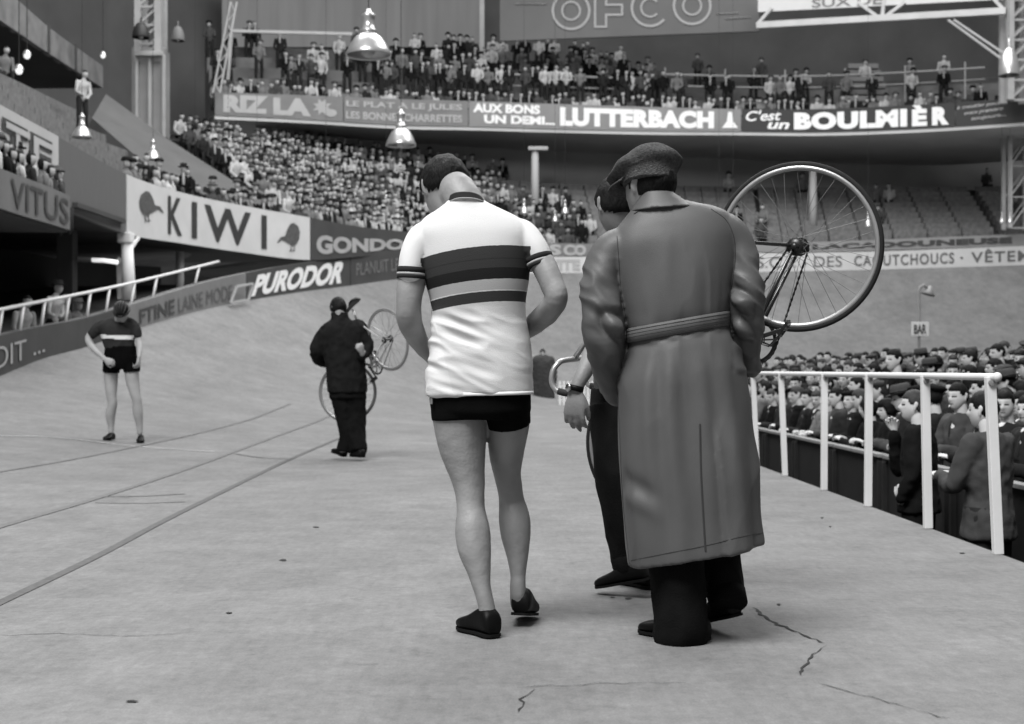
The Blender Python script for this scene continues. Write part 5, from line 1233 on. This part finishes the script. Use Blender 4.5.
for x0, x1 in ((535.5, 533), (551, 554)): tube(bm, [P(x0, 360, D), P(x1, 372, D), P(x1, 382, D - .05)], [.11, .09, .075], 14, 3)
fuse('overcoat', bm, .022, m_gc, sm, 2, fold(6, .03))
bm = bmesh.new()
for x in (539.5, 548.5): tube(bm, [P(x, 394, D), P(x, 405.6, D)], [.13, .11], 12, 2, caps=False)
fuse('trousers', bm, .022, m_gc, sm, 1)
shoe_pair(sm, [(Vector((P(539, 0, D).x, D - .1, g0 + .01)), Vector((P(538, 0, D).x, D + .18, g0 + .01)), .05, .09, (0, 0, 1)), (Vector((P(549, 0, D).x, D - .1, g0 + .01)), Vector((P(550, 0, D).x, D + .18, g0 + .01)), .05, .09, (0, 0, 1))])
t = thing('picket_fence', 'short white picket fence far down the track beside the bicycle handlebar', 'fence', P(587, 407, 41))
D = 41; zf = ground(P(587, 0, D).x, D)
for i, x in enumerate(range(560, 606, 4)):
    w = P(x, 0, D); bm = bmesh.new(); box(bm, (w.x, D, zf + .36), (.065, .03, .72), bev=.005); mobj('picket', bm, m_white, t)
for zz in (.18, .58):
    bm = bmesh.new(); a, b = P(558, 0, D), P(606, 0, D); beam(bm, (a.x, D + .03, zf + zz), (b.x, D + .03, zf + zz), .05, .03); mobj('fence_rail', bm, m_white, t)
# BAR lamp in the infield
D = 36; t = thing('bar_sign', 'small BAR sign with a curved lamp on a thin post above the infield crowd', 'sign', (P(920, 0, D).x, D, FZ(P(920, 0, D).x)))
bm = bmesh.new(); polybar(bm, [Vector((P(919, 0, D).x, D, FZ(9))), P(919, 340, D), P(919, 292, D), P(920, 287, D), P(924, 285, D), P(927, 288, D)], .035, 8); mobj('post', bm, m_steel, t, True)
bm = bmesh.new(); lathe(bm, [(.0, .2), (.05, .18), (.07, .08), (.18, -.04), (.16, -.05), (0, -.02)], P(928.5, 293, D), 16, axis=(.3, 0, 1)); mobj('lamp_shade', bm, m_steel, t, True)
bm = bmesh.new(); box(bm, P(920, 329, D - .05), (.44, .04, .36), bev=.008); sg = mobj('sign_panel', bm, m_signw, t)
SG = [(913, D - .08, 323, 335), (930, D - .08, 323, 335)]; FC = FONT_CACHE
g, fs = glyphs('BAR', .03); mobj('lettering', ([P(914 + 12.5 * u, 334 - 9.5 * v, D - .08) for u, v in g], fs), m_letter_d, sg, recalc=False)
# ================================================================ LAMPS
m_shade = mat('lamp_enamel', .50, .30, .05, 6, metal=.7, spec=.5)
m_cable = mat('cable_dark', .02, .7)
def lamp(px, ytop_, ybot, w, D, label, flat=False, cable=True, m_shade=m_shade):
    s = w / FPX * D; r = s / 2; h = (ybot - ytop_) / FPX * D; c = P(px, ybot, D)
    t = thing('hanging_lamp', label, 'lamp', c, 'reflector lamps hanging round the hall')
    bm = bmesh.new()
    if flat: prof = [(r * .98, .02 * h), (r, 0), (r * 1.02, .04 * h), (r * .97, .25 * h), (r * .82, .5 * h), (r * .5, .72 * h), (r * .12, .8 * h), (0, .8 * h)]
    else: prof = [(r * .95, .03 * h), (r, 0), (r * 1.02, .03 * h), (r * .93, .12 * h), (r * .80, .25 * h), (r * .62, .38 * h), (r * .40, .46 * h), (r * .34, .48 * h), (0, .48 * h)]
    lathe(bm, prof, c, 32); sh = mobj('lamp_shade', bm, m_shade, t, True)
    bm = bmesh.new()
    if flat: lathe(bm, [(r * .12, .8 * h), (r * .12, 1.0 * h), (r * .05, 1.05 * h), (0, 1.05 * h)], c, 14)
    else: lathe(bm, [(r * .30, .48 * h), (r * .36, .50 * h), (r * .36, .56 * h), (r * .27, .58 * h), (r * .27, .80 * h), (r * .31, .82 * h), (r * .31, .88 * h), (r * .14, .93 * h), (r * .10, 1.0 * h), (0, 1.0 * h)], c, 20)
    mobj('lamp_neck', bm, m_shade, t, True)
    bm = bmesh.new(); bmesh.ops.create_uvsphere(bm, u_segments=12, v_segments=8, radius=r * .3); bmesh.ops.translate(bm, verts=bm.verts, vec=c + Vector((0, 0, r * .22))); mobj('bulb', bm, m_signw, t, True)
    if cable:
        bm = bmesh.new(); polybar(bm, [c + Vector((0, 0, h * .98)), c + Vector((0, 0, 22 - c.z))], .006, 5); mobj('cable', bm, m_cable, t)
lamp(368.5, 9, 56, 45, 17, 'largest reflector lamp, hanging at the top edge above the far left crowd')
lamp(401, 109, 146, 30, 25, 'second largest reflector lamp, hanging just above the jersey cyclist')
lamp(82, 113, 138, 19.5, 33, 'reflector lamp below the white-shirted man in the left stand')
lamp(153, 139, 160, 15, 40, 'reflector lamp in front of the grey tower foot')
lamp(195, 169, 190, 10, 48, 'small lamp above the W of the two-bird board'); lamp(228, 185, 204, 10, 50, 'small lamp above the last letter of the two-bird board'); lamp(257, 189, 205, 8, 53, 'small lamp above the right bird of the two-bird board')
lamp(326, 187, 200, 7, 55, 'small lamp against the crowd left of the two dots of light'); lamp(386, 190, 204, 7.5, 55, 'small lamp hanging in the crowd just left of the cyclist')
lamp(524, 198, 214, 8.5, 54, 'small lamp left of the white column behind the cyclist'); lamp(555, 210, 222, 6.5, 56, 'smallest lamp right of the white column'); lamp(565, 199, 214, 8, 56, 'small lamp between the cyclist and the companion')
lamp(719, 217, 228, 6, 57, 'tiny lamp just inside the left rim of the raised wheel'); lamp(733, 218, 228, 6, 57, 'tiny lamp right of the first inside the raised wheel'); lamp(868, 211, 227, 7, 57, 'small lamp just inside the right rim of the raised wheel')
lamp(1002, 212, 223, 5.5, 58, 'tiny lamp under the right tower, left of two'); lamp(1010, 212, 223, 5.5, 58, 'tiny lamp under the right tower, right of two')
lamp(1009, 40, 76, 20, 42, 'dome shaped lamp hanging before the right tower', True)
lamp(141, 18, 38, 17, 46.3, 'dark floodlight hanging before the lattice of the grey tower', True, False, mat('flood_dark', .02, .5)); lamp(178, 22, 41, 13, 47.5, 'floodlight sticking out right of the grey tower', True, False, mat('flood_grey', .12, .6))
for px, py, D, w in ((27, 56, 38, 8), (19, 71, 37, 9), (103, 56, 44, 6)):
    t = thing('wall_lamp', 'bright lit bulb under the upper left balcony, %s' % {27: 'upper of the left pair', 19: 'lower of the left pair', 103: 'lone one left of the tower'}[px], 'lamp', P(px, py, D))
    r = w / 2 / FPX * D; bm = bmesh.new(); bmesh.ops.create_uvsphere(bm, u_segments=14, v_segments=10, radius=r * .8); bmesh.ops.translate(bm, verts=bm.verts, vec=P(px, py, D)); mobj('bulb', bm, ml, t, True)
    bm = bmesh.new(); lathe(bm, [(r * 1.1, 0), (r * .9, r * .6), (r * .4, r * 1.2), (0, r * 1.3)], P(px, py, D) + Vector((0, 0, r * .3)), 14); mobj('lamp_shade', bm, m_shade, t, True)
    bm = bmesh.new(); polybar(bm, [P(px, py, D) + Vector((0, 0, r)), P(px, py, D) + Vector((0, 0, 3))], .012, 5); mobj('cable', bm, m_cable, t)

# ================================================================ SPECTATORS
TONES = {'black': .008, 'dark': .018, 'grey': .055, 'light grey': .14, 'pale': .38}
def cmat(t): return mat('coat_' + t.replace(' ', '_'), TONES[t], .9, .25, 6, .25, 120, spec=.1)
m_face = mat('crowd_skin', .50, .65, .08, 9)
m_shirtw = mat('shirt_white', .62, .8); m_tie = mat('tie_dark', .012, .8)
m_hairm = mat('hair_mid', .03, .7, .3, 30, .4, 120)
def near_person(seed, tone, hat, pose, woman=False):
    """full standing figure facing +Y, feet at z=0"""
    rnd = random.Random(seed); root = bpy.data.objects.new('spectator', None); COL.objects.link(root)
    V = Vector; yaw = rnd.uniform(-.5, .5); R = frame_of((math.sin(yaw), math.cos(yaw), rnd.uniform(-.25, .05))); hc_ = V((0, .04, 1.62 if not woman else 1.52)); k = 1 if not woman else .94
    bm = bmesh.new(); head_bm(bm, hc_, R, 1.0 * (k + .02), 36, 28, (0, 1, 2)); tube(bm, [V((0, -.01, 1.36 * k)), V((0, .0, 1.46 * k)), V((0, .02, 1.56 * k))], [.07, .056, .055], 14, 2)
    tube(bm, [V((0, 0, 1.40 * k)), V((0, 0, 1.2 * k)), V((0, 0, .95 * k))], [(.14, .08), (.13, .09), (.13, .09)], 14, 2)
    arms = []
    for s in (-1, 1):
        if pose == 'lean': el, wr = V((s * .24, .10, 1.12 * k)), V((s * .10, .33, 1.17))
        elif pose == 'mouth' and s == 1: el, wr = V((.21, .22, 1.10)), V((.05, .21, 1.42))
        else: el, wr = V((s * .24, -.02, 1.14 * k)), V((s * .22, .08, .90 * k))
        arms.append((V((s * .175, 0, 1.40 * k)), el, wr)); d = (wr - el).normalized()
        hand(bm, wr, d if pose != 'mouth' else V((-.2, -.1, 1)), (V((0, .2, 1)) if pose == 'lean' else V((s, 0, .2))), -s if pose == 'lean' else s, .98, (30, 35, 25), segs=6)
        tube(bm, [el, el.lerp(wr, .9)], [.035, .025], 10, 2)
    for s in (-1, 1): tube(bm, [V((s * .09, 0, .95 * k)), V((s * .10, .01, .5)), V((s * .10, 0, .1))], [.08, .055, .04], 10, 2)
    b = mobj('body', bm, [m_face, m_eye, m_lip], root, True)
    bm = bmesh.new(); L_ = .78 if (tone in ('grey', 'light grey') or woman) else .82; low = .42 if woman or seed % 3 == 0 else L_ - .02
    rows_ = [(.06, .07, 1.475 * k), (.12, .085, 1.455 * k), (.185, .105, 1.41 * k), (.205, .12, 1.33 * k), (.20, .13, 1.2 * k), (.18, .125, 1.05 * k), (.195, .145, .92 * k), (.215, .165, low)]
    rings = [[V((a * math.cos(t), b_ * math.sin(t), z)) for t in [2 * math.pi * i / 24 for i in range(24)]] for a, b_, z in catmull([list(r) for r in rows_], 3)]; ring_loft(bm, rings)
    for sh_, el, wr in arms: tube(bm, [sh_, sh_.lerp(el, .5), el, el.lerp(wr, .5), el.lerp(wr, .92)], [.075, .066, .058, .052, .042], 14, 3)
    fuse('coat', bm, .018, cmat(tone), root, 2, fold(9, .022, seed=seed))
    if not woman:
        bm = bmesh.new(); tube(bm, [V((0, .108, 1.25)), V((0, .10, 1.36)), V((0, .062, 1.45))], [(.03, .02), (.05, .02), (.045, .03)], 10, 2, ref=(0, 1, 0)); mobj('shirt', bm, m_shirtw, root, True)
        bm = bmesh.new(); tube(bm, [V((0, .130, 1.25)), V((0, .122, 1.36)), V((0, .088, 1.435))], [(.016, .008), (.013, .008), (.017, .01)], 8, 2, ref=(0, 1, 0)); mobj('necktie', bm, m_tie, root, True)
    bm = bmesh.new()
    for s in (-1, 1): tube(bm, [V((s * .09, 0, .98 * k)), V((s * .10, .01, .5)), V((s * .10, 0, .04))], [(.105, .11), (.085, .10), (.08, .095)], 14, 3, caps=False)
    mobj('trousers', bm, cmat('dark' if tone != 'black' else 'black'), root, True)
    for s in (-1, 1): bm = bmesh.new(); shoe(bm, V((s * .10, -.07, .0)), V((s * .13, .20, .0))); mobj('shoe', bm, m_shoe, root, True)
    hm_ = m_hair if seed % 4 else m_hairm
    if woman: mobj('hair', hair_bm(hc_, R, k + .05, .045, -.115, -.06, .022, seed, 36, 28), hm_, root, True)
    else: mobj('hair', hair_bm(hc_, R, 1.0, .052, -.055, -.005, .012, seed, 36, 28), hm_, root, True)
    Lh = lambda x, y, z: hc_ + R @ V((x, y, z))
    if hat == 'beret':
        bm = bmesh.new(); rings = [[Lh(a * math.cos(t) + .01, b_ * math.sin(t) - .01, z - .012 * math.cos(t)) for t in [2 * math.pi * i / 22 for i in range(22)]] for a, b_, z in ((.078, .095, .048), (.085, .102, .06), (.118, .130, .078), (.125, .135, .092), (.10, .11, .112), (.05, .055, .122), (.008, .008, .126))]
        ring_loft(bm, rings); mobj('beret', bm, m_suit, root, True)
    if hat == 'fedora':
        bm = bmesh.new(); rings = [[Lh(a * math.cos(t), b_ * math.sin(t), z + .022 * (abs(math.cos(t)) ** 3) * (a > .11)) for t in [2 * math.pi * i / 24 for i in range(24)]] for a, b_, z in ((.088, .108, .05), (.145, .165, .052), (.147, .167, .057), (.09, .110, .06), (.088, .108, .10), (.080, .098, .150), (.05, .075, .158), (.015, .04, .142), (.004, .01, .140))]
        ring_loft(bm, rings); h_ = mobj('felt_hat', bm, cmat('grey' if seed % 2 else 'dark'), root, True)
        bm = bmesh.new(); rings = [[Lh(a * math.cos(t), b_ * math.sin(t), z) for t in [2 * math.pi * i / 24 for i in range(24)]] for a, b_, z in ((.0915, .1115, .060), (.091, .111, .084))]; ring_loft(bm, rings, False); mobj('hat_band', bm, m_black, h_, True)
    if hat == 'cap':
        bm = bmesh.new(); rings = [[Lh(a * math.cos(t), b_ * math.sin(t) + yo, (z if math.sin(t) < .2 else z - (z - .045) * .55 * (math.sin(t) - .2) / .8)) for t in [2 * math.pi * i / 22 for i in range(22)]] for a, b_, z, yo in ((.080, .098, .045, 0), (.09, .108, .06, .0), (.112, .128, .085, .012), (.11, .124, .105, .014), (.07, .08, .125, .01), (.01, .012, .132, .0))]
        ring_loft(bm, rings); c_ = mobj('flat_cap', bm, cmat('grey'), root, True)
        bm = bmesh.new(); rings = [[Lh(a * math.cos(t), .09 + b_ * math.sin(t), z) for t in [math.pi * i / 12 for i in range(13)]] for a, b_, z in ((.07, .0, .048), (.072, .06, .040), (.072, .062, .036), (.07, 0, .044))]
        vr = [[bm.verts.new(p) for p in r] for r in rings]
        for a, b_ in zip(vr, vr[1:] + vr[:1]):
            for i in range(12): bm.faces.new((a[i], a[i + 1], b_[i + 1], b_[i]))
        mobj('peak', bm, cmat('grey'), c_, True)
    return root
def copy_tree(o, parent=None):
    c = o.copy(); COL.objects.link(c); c.parent = parent
    for ch in o.children: copy_tree(ch, c)
    return c
SPEC = [(1, 'black', 'none', 'stand', False), (2, 'dark', 'beret', 'lean', False), (3, 'grey', 'none', 'stand', False), (4, 'black', 'none', 'lean', False), (5, 'light grey', 'none', 'stand', False), (6, 'dark', 'none', 'stand', True),
        (7, 'grey', 'fedora', 'lean', False), (8, 'black', 'none', 'mouth', False), (9, 'dark', 'fedora', 'stand', False), (10, 'black', 'none', 'lean', True), (11, 'light grey', 'none', 'lean', False), (12, 'dark', 'cap', 'stand', False), (13, 'grey', 'none', 'lean', False), (14, 'dark', 'none', 'lean', False)]
TPL = [(near_person(*s), s, [0]) for s in SPEC]
WORD = {'none': 'bareheaded', 'beret': 'beret-wearing', 'cap': 'flat-capped', 'fedora': 'felt-hatted'}
def describe(s): return '%s %s in a %s coat' % (WORD[s[2]], 'woman' if s[4] else 'man', s[1])
def put_near(i, x, y, z, face, sc_=1.0, label=None, group=None):
    root, s, used = TPL[i]; o = root if not used[0] else copy_tree(root); used[0] = 1
    o.location = (x, y, z); o.rotation_euler = (0, 0, face - math.pi / 2); o.scale = (sc_,) * 3
    tag(o, label or ('%s standing in the infield crowd behind the barrier' % describe(s)), 'person', None if label else (group or ('infield spectators: ' + describe(s)))); return o
R3 = random.Random(11); n_near = 0
lean = [i for i, s in enumerate(SPEC) if s[3] in ('lean', 'mouth')]; stnd = [i for i, s in enumerate(SPEC) if s[3] == 'stand']
row = 0; x = 4.02; FIX = [(.00, 0)]
while x < 13.6:
    y = max(x / .366, 9.5) + R3.uniform(0, .3)
    while y < min(x / .160, 39):
        if not (abs(x - 4.5) < .4 and abs(y - 16.5) < .5):
            fa = math.pi + R3.uniform(-.7, 1.0); i = R3.choice([1, 3, 3, 6, 9, 10, 12, 13, 13] if row == 0 else [0, 2, 4, 5, 5, 0, 2, 8, 11, 3, 13]); sc_ = R3.uniform(.94, 1.03)
            lb = None
            if row == 0: lb_group = 'front row spectators: ' + describe(SPEC[i]); o = put_near(i, x + R3.uniform(-.02, .06), y, FZ(x), fa, sc_); o['label'] = '%s in the front row leaning on the infield barrier' % describe(SPEC[i]); o['group'] = lb_group
            else: put_near(i, x + R3.uniform(-.12, .12), y, FZ(x) - .01, fa, sc_)
            n_near += 1
        y += (.56 if row == 0 else .66 if row < 4 else .80) * R3.uniform(.9, 1.25)
    x += .58 if row < 3 else .74; row += 1
# the ones that stand out
bm = bmesh.new(); box(bm, (4.47, 16.5, FZ(4.47) + .14), (.5, .5, .30), bev=.01); tag(mobj('wooden_crate', bm, m_seat), 'wooden crate under the tall man in the infield crowd', 'crate')
put_near(0, 4.47, 16.5, FZ(4.47) + .29, math.pi + .1, 1.05, 'tall dark-haired man in black suit standing head and shoulders above the infield crowd')
bm = bmesh.new(); 
put_near(7, 3.15, 11.0, -.95, 2.6, 1.0, 'man with hand at his mouth before the barrier behind the second handrail post')
put_near(12, 3.2, 9.55, -.95, 2.2, 1.0, 'grey-coated man before the barrier behind the nearest handrail post')
print('near spectators', n_near)

# far figures: one mesh each, three tones
def far_mesh(seed, tone, hat, seated):
    rnd = random.Random(seed); V = Vector; bm = bmesh.new(); zs = .45 if seated else .92; dz = 0 if not seated else -.42
    hz_ = 1.60 + dz; lean_ = rnd.uniform(0, .10); tw = rnd.uniform(-.04, .04)
    tube(bm, [V((0, -.02, zs)), V((0, 0, zs + .22)), V((0, lean_ * .6, zs + .42)), V((0, lean_, hz_ - .16))], [(.17, .12), (.17, .12), (.21, .12), (.07, .07)], 9, 2, mi=0)
    for s in (-1, 1):
        tube(bm, [V((s * .20, lean_ * .7, hz_ - .24)), V((s * .25, .03 + lean_ * .3, hz_ - .52)), V((s * rnd.uniform(.06, .2), .25 if seated else .12, hz_ - rnd.uniform(.50, .72)))], [.06, .055, .045], 6, 1, mi=0)
        tube(bm, [V((s * .10, 0, zs)), V((s * .12, .30 if seated else .02, .47 if seated else .5)), V((s * .12, .30 if seated else 0, .04))], [.09, .075, .06], 6, 1, mi=3)
    r = bmesh.ops.create_uvsphere(bm, u_segments=10, v_segments=8, radius=1); vs_ = r['verts']
    for v in vs_: v.co = V((v.co.x * .085 + tw, v.co.y * .10 + lean_ + .03, v.co.z * .125 + hz_))
    for f in {f for v in vs_ for f in v.link_faces}: f.material_index = 1; c_ = f.calc_center_median(); f.material_index = 2 if (c_.z > hz_ + .035 or c_.y < lean_ + .0) else 1
    if hat:
        for prof in ([(.11, .05), (.14, .06), (.13, .10), (.10, .15), (0, .16)] if hat == 1 else [(.16, .055), (.16, .065), (.10, .07), (.09, .16), (0, .17)],):
            vr = lathe(bm, prof, V((tw, lean_ + .03, hz_)), 9, mi=2)
    if tone in ('black', 'dark') and rnd.random() < .6: tube(bm, [V((0, .11 + lean_ * .8, zs + .30)), V((0, lean_ + .05, hz_ - .13))], [.035, .05], 5, 1, mi=4)
    bmesh.ops.recalc_face_normals(bm, faces=bm.faces); me = bpy.data.meshes.new('spectator'); bm.to_mesh(me); bm.free()
    for m_ in (cmat(tone), m_face2, m_hair if not hat else cmat(rnd.choice(['black', 'dark', 'grey', 'light grey'])), cmat('dark'), mat('far_shirt', .30)): me.materials.append(m_)
    me.polygons.foreach_set('use_smooth', [True] * len(me.polygons)); return me
m_face2 = mat('crowd_face', .36, .7)
FAR = []
for sd in range(20):
    tone = ['black', 'dark', 'dark', 'grey', 'light grey', 'pale', 'grey', 'black', 'pale', 'light grey'][sd % 10]; hat = (0, 1, 2, 0)[sd % 4]; seated = sd % 2 == 0 if sd < 16 else False
    for st_ in (True, False): FAR.append((far_mesh(100 + sd, tone, hat, st_), tone, hat, st_))
HW = {0: 'bareheaded', 1: 'soft-capped', 2: 'brimmed-hat'}
R4 = random.Random(5); cand = []   # (size in the picture, position, facing, variant, label, group)
def add(pos, yaw, seated, where):
    ch = [f for f in FAR if f[3] == seated]; f = R4.choice(ch); px = CX + pos.x / pos.y * FPX
    if -12 < px < 1036: cand.append((1.0 / pos.y, pos.copy(), yaw + R4.uniform(-.3, .3), f, '%s %s-coated spectator %s' % (HW[f[2]], f[1], where), '%s: %s %s' % (where, HW[f[2]], f[1])))
# loge behind the VITUS board
for k in range(2):
    y = 21.6
    while y < 28.6:
        p = on(VT, 0, 0); X = -8.75 - .0 * k; x_ = -8.72 - .42 * k + (P(0, 0, 1).x * 0)
        x_ = -8.95 - .22 * k + (28 - y) * .03; px = CX + x_ / y * FPX
        if px < 58: add(Vector((x_, y, 3.66 + .14 * k)), .9, True, 'in the loge behind the five-letter board')
        y += R4.uniform(.42, .58)
ROW_P = {}
for (at_, n, prob, where, du, st_) in (
    (at_c, 11, lambda u, k: (.97 if u < .30 else .9 if u < .38 else .62 if u < .46 else .5 if (u < .54 and k < 7) else .22 if (u < .60 and k < 6) else .05), None, .0105, True),
    (at_l, 9, lambda u, k: (.7 if (k == 0 and u > .50) else .4 if (k == 1 and u > .55) else .012), 'in the left stand above the birds board', .016, True),
    (at_b, 5, lambda u, k: {0: (.92 if u < .85 else .6), 1: (.22 if u < .13 else .65 if u < .56 else .42 if u < .8 else .2), 2: (.12 if u < .13 else .5 if u < .56 else .35 if .62 < u < .78 else .07), 3: (.25 if u < .12 else .12 if u < .22 else .5 if u < .56 else .05), 4: (.4 if .26 < u < .55 else .06)}[k], None, .0085, False)):
    for k in range(n):
        u = .004
        while u < .99:
            if R4.random() < prob(u, k):
                pos, yw = at_(u + R4.uniform(-.3, .3) * du, k)
                if where: w_ = where
                elif at_ is at_c: w_ = 'in the packed lower stand left of the jersey cyclist' if u < .40 else 'in the lower stand around the white columns'
                else: w_ = 'on the balcony above the %s board' % ('cross-emblem' if u < .2 else 'small-lettered' if u < .375 else 'central white-lettered' if u < .68 else 'black')
                seat = st_ if at_ is not at_b else k == 0
                if at_ is at_b and k == 0: pos.z -= R4.uniform(.15, .4)
                if k == 0: pos -= Vector((math.cos(yw), math.sin(yw), 0)) * .28
                add(pos + Vector((math.cos(yw), math.sin(yw), 0)) * R4.uniform(-.1, .1), yw, seat, w_)
            u += du * R4.uniform(.85, 1.2)
# people behind the slanted railing, and single figures
for px, py, D_ in ((22, 300, 27), (53, 288, 29), (60, 300, 30), (76, 300, 30.5)):
    p = P(px, py, D_); add(Vector((p.x, p.y, p.z - 1.62)), -.4, False, 'on the walkway behind the slanted railing')
cand.sort(key=lambda c: -c[0])
LIMIT = 300 - n_near - 3; keep, rest = cand[:max(0, LIMIT)], cand[max(0, LIMIT):]
for _, pos, yw, f, lb, gr in keep:
    o = bpy.data.objects.new('spectator', f[0]); COL.objects.link(o); o.location = pos; o.rotation_euler = (0, 0, yw - math.pi / 2); o.scale = (R4.uniform(.94, 1.04),) * 3; tag(o, lb, 'person', gr)
# everyone further off, one continuous crowd
mats_, mi_of, V_, F_, MI = [], {}, [], [], []; base_ = 0
cache = {}
for _, pos, yw, f, lb, gr in rest:
    me = f[0]
    if me.name not in cache:
        co = np.empty(len(me.vertices) * 3); me.vertices.foreach_get('co', co); ids = []
        for m_ in me.materials:
            if m_.name not in mi_of: mi_of[m_.name] = len(mats_); mats_.append(m_)
            ids.append(mi_of[m_.name])
        cache[me.name] = (co.reshape(-1, 3), [tuple(p.vertices) for p in me.polygons], [ids[p.material_index] for p in me.polygons])
    co, fs, mi = cache[me.name]; a = yw - math.pi / 2; s_ = R4.uniform(.94, 1.04); c, s = math.cos(a) * s_, math.sin(a) * s_
    w = np.stack([co[:, 0] * c - co[:, 1] * s + pos.x, co[:, 0] * s + co[:, 1] * c + pos.y, co[:, 2] * s_ + pos.z], 1)
    V_.append(w); F_ += [tuple(i + base_ for i in q) for q in fs]; MI += mi; base_ += len(co)
me = bpy.data.meshes.new('crowd'); me.from_pydata(np.concatenate(V_).tolist(), [], F_)
for m_ in mats_: me.materials.append(m_)
me.polygons.foreach_set('material_index', MI); me.polygons.foreach_set('use_smooth', [True] * len(F_))
o = bpy.data.objects.new('crowd', me); COL.objects.link(o); tag(o, 'distant packed crowd in the stands and on the balcony', 'crowd', kind='stuff')
print('kept', len(keep), 'crowd', len(rest))
# photographer in a white shirt in the left stand
p = P(82, 118, 41); o = bpy.data.objects.new('spectator', far_mesh(77, 'pale', 0, False)); COL.objects.link(o); o.location = (p.x, p.y, p.z - .35); o.rotation_euler = (0, 0, -2.2); tag(o, 'white-shirted man standing alone high in the left stand', 'person')
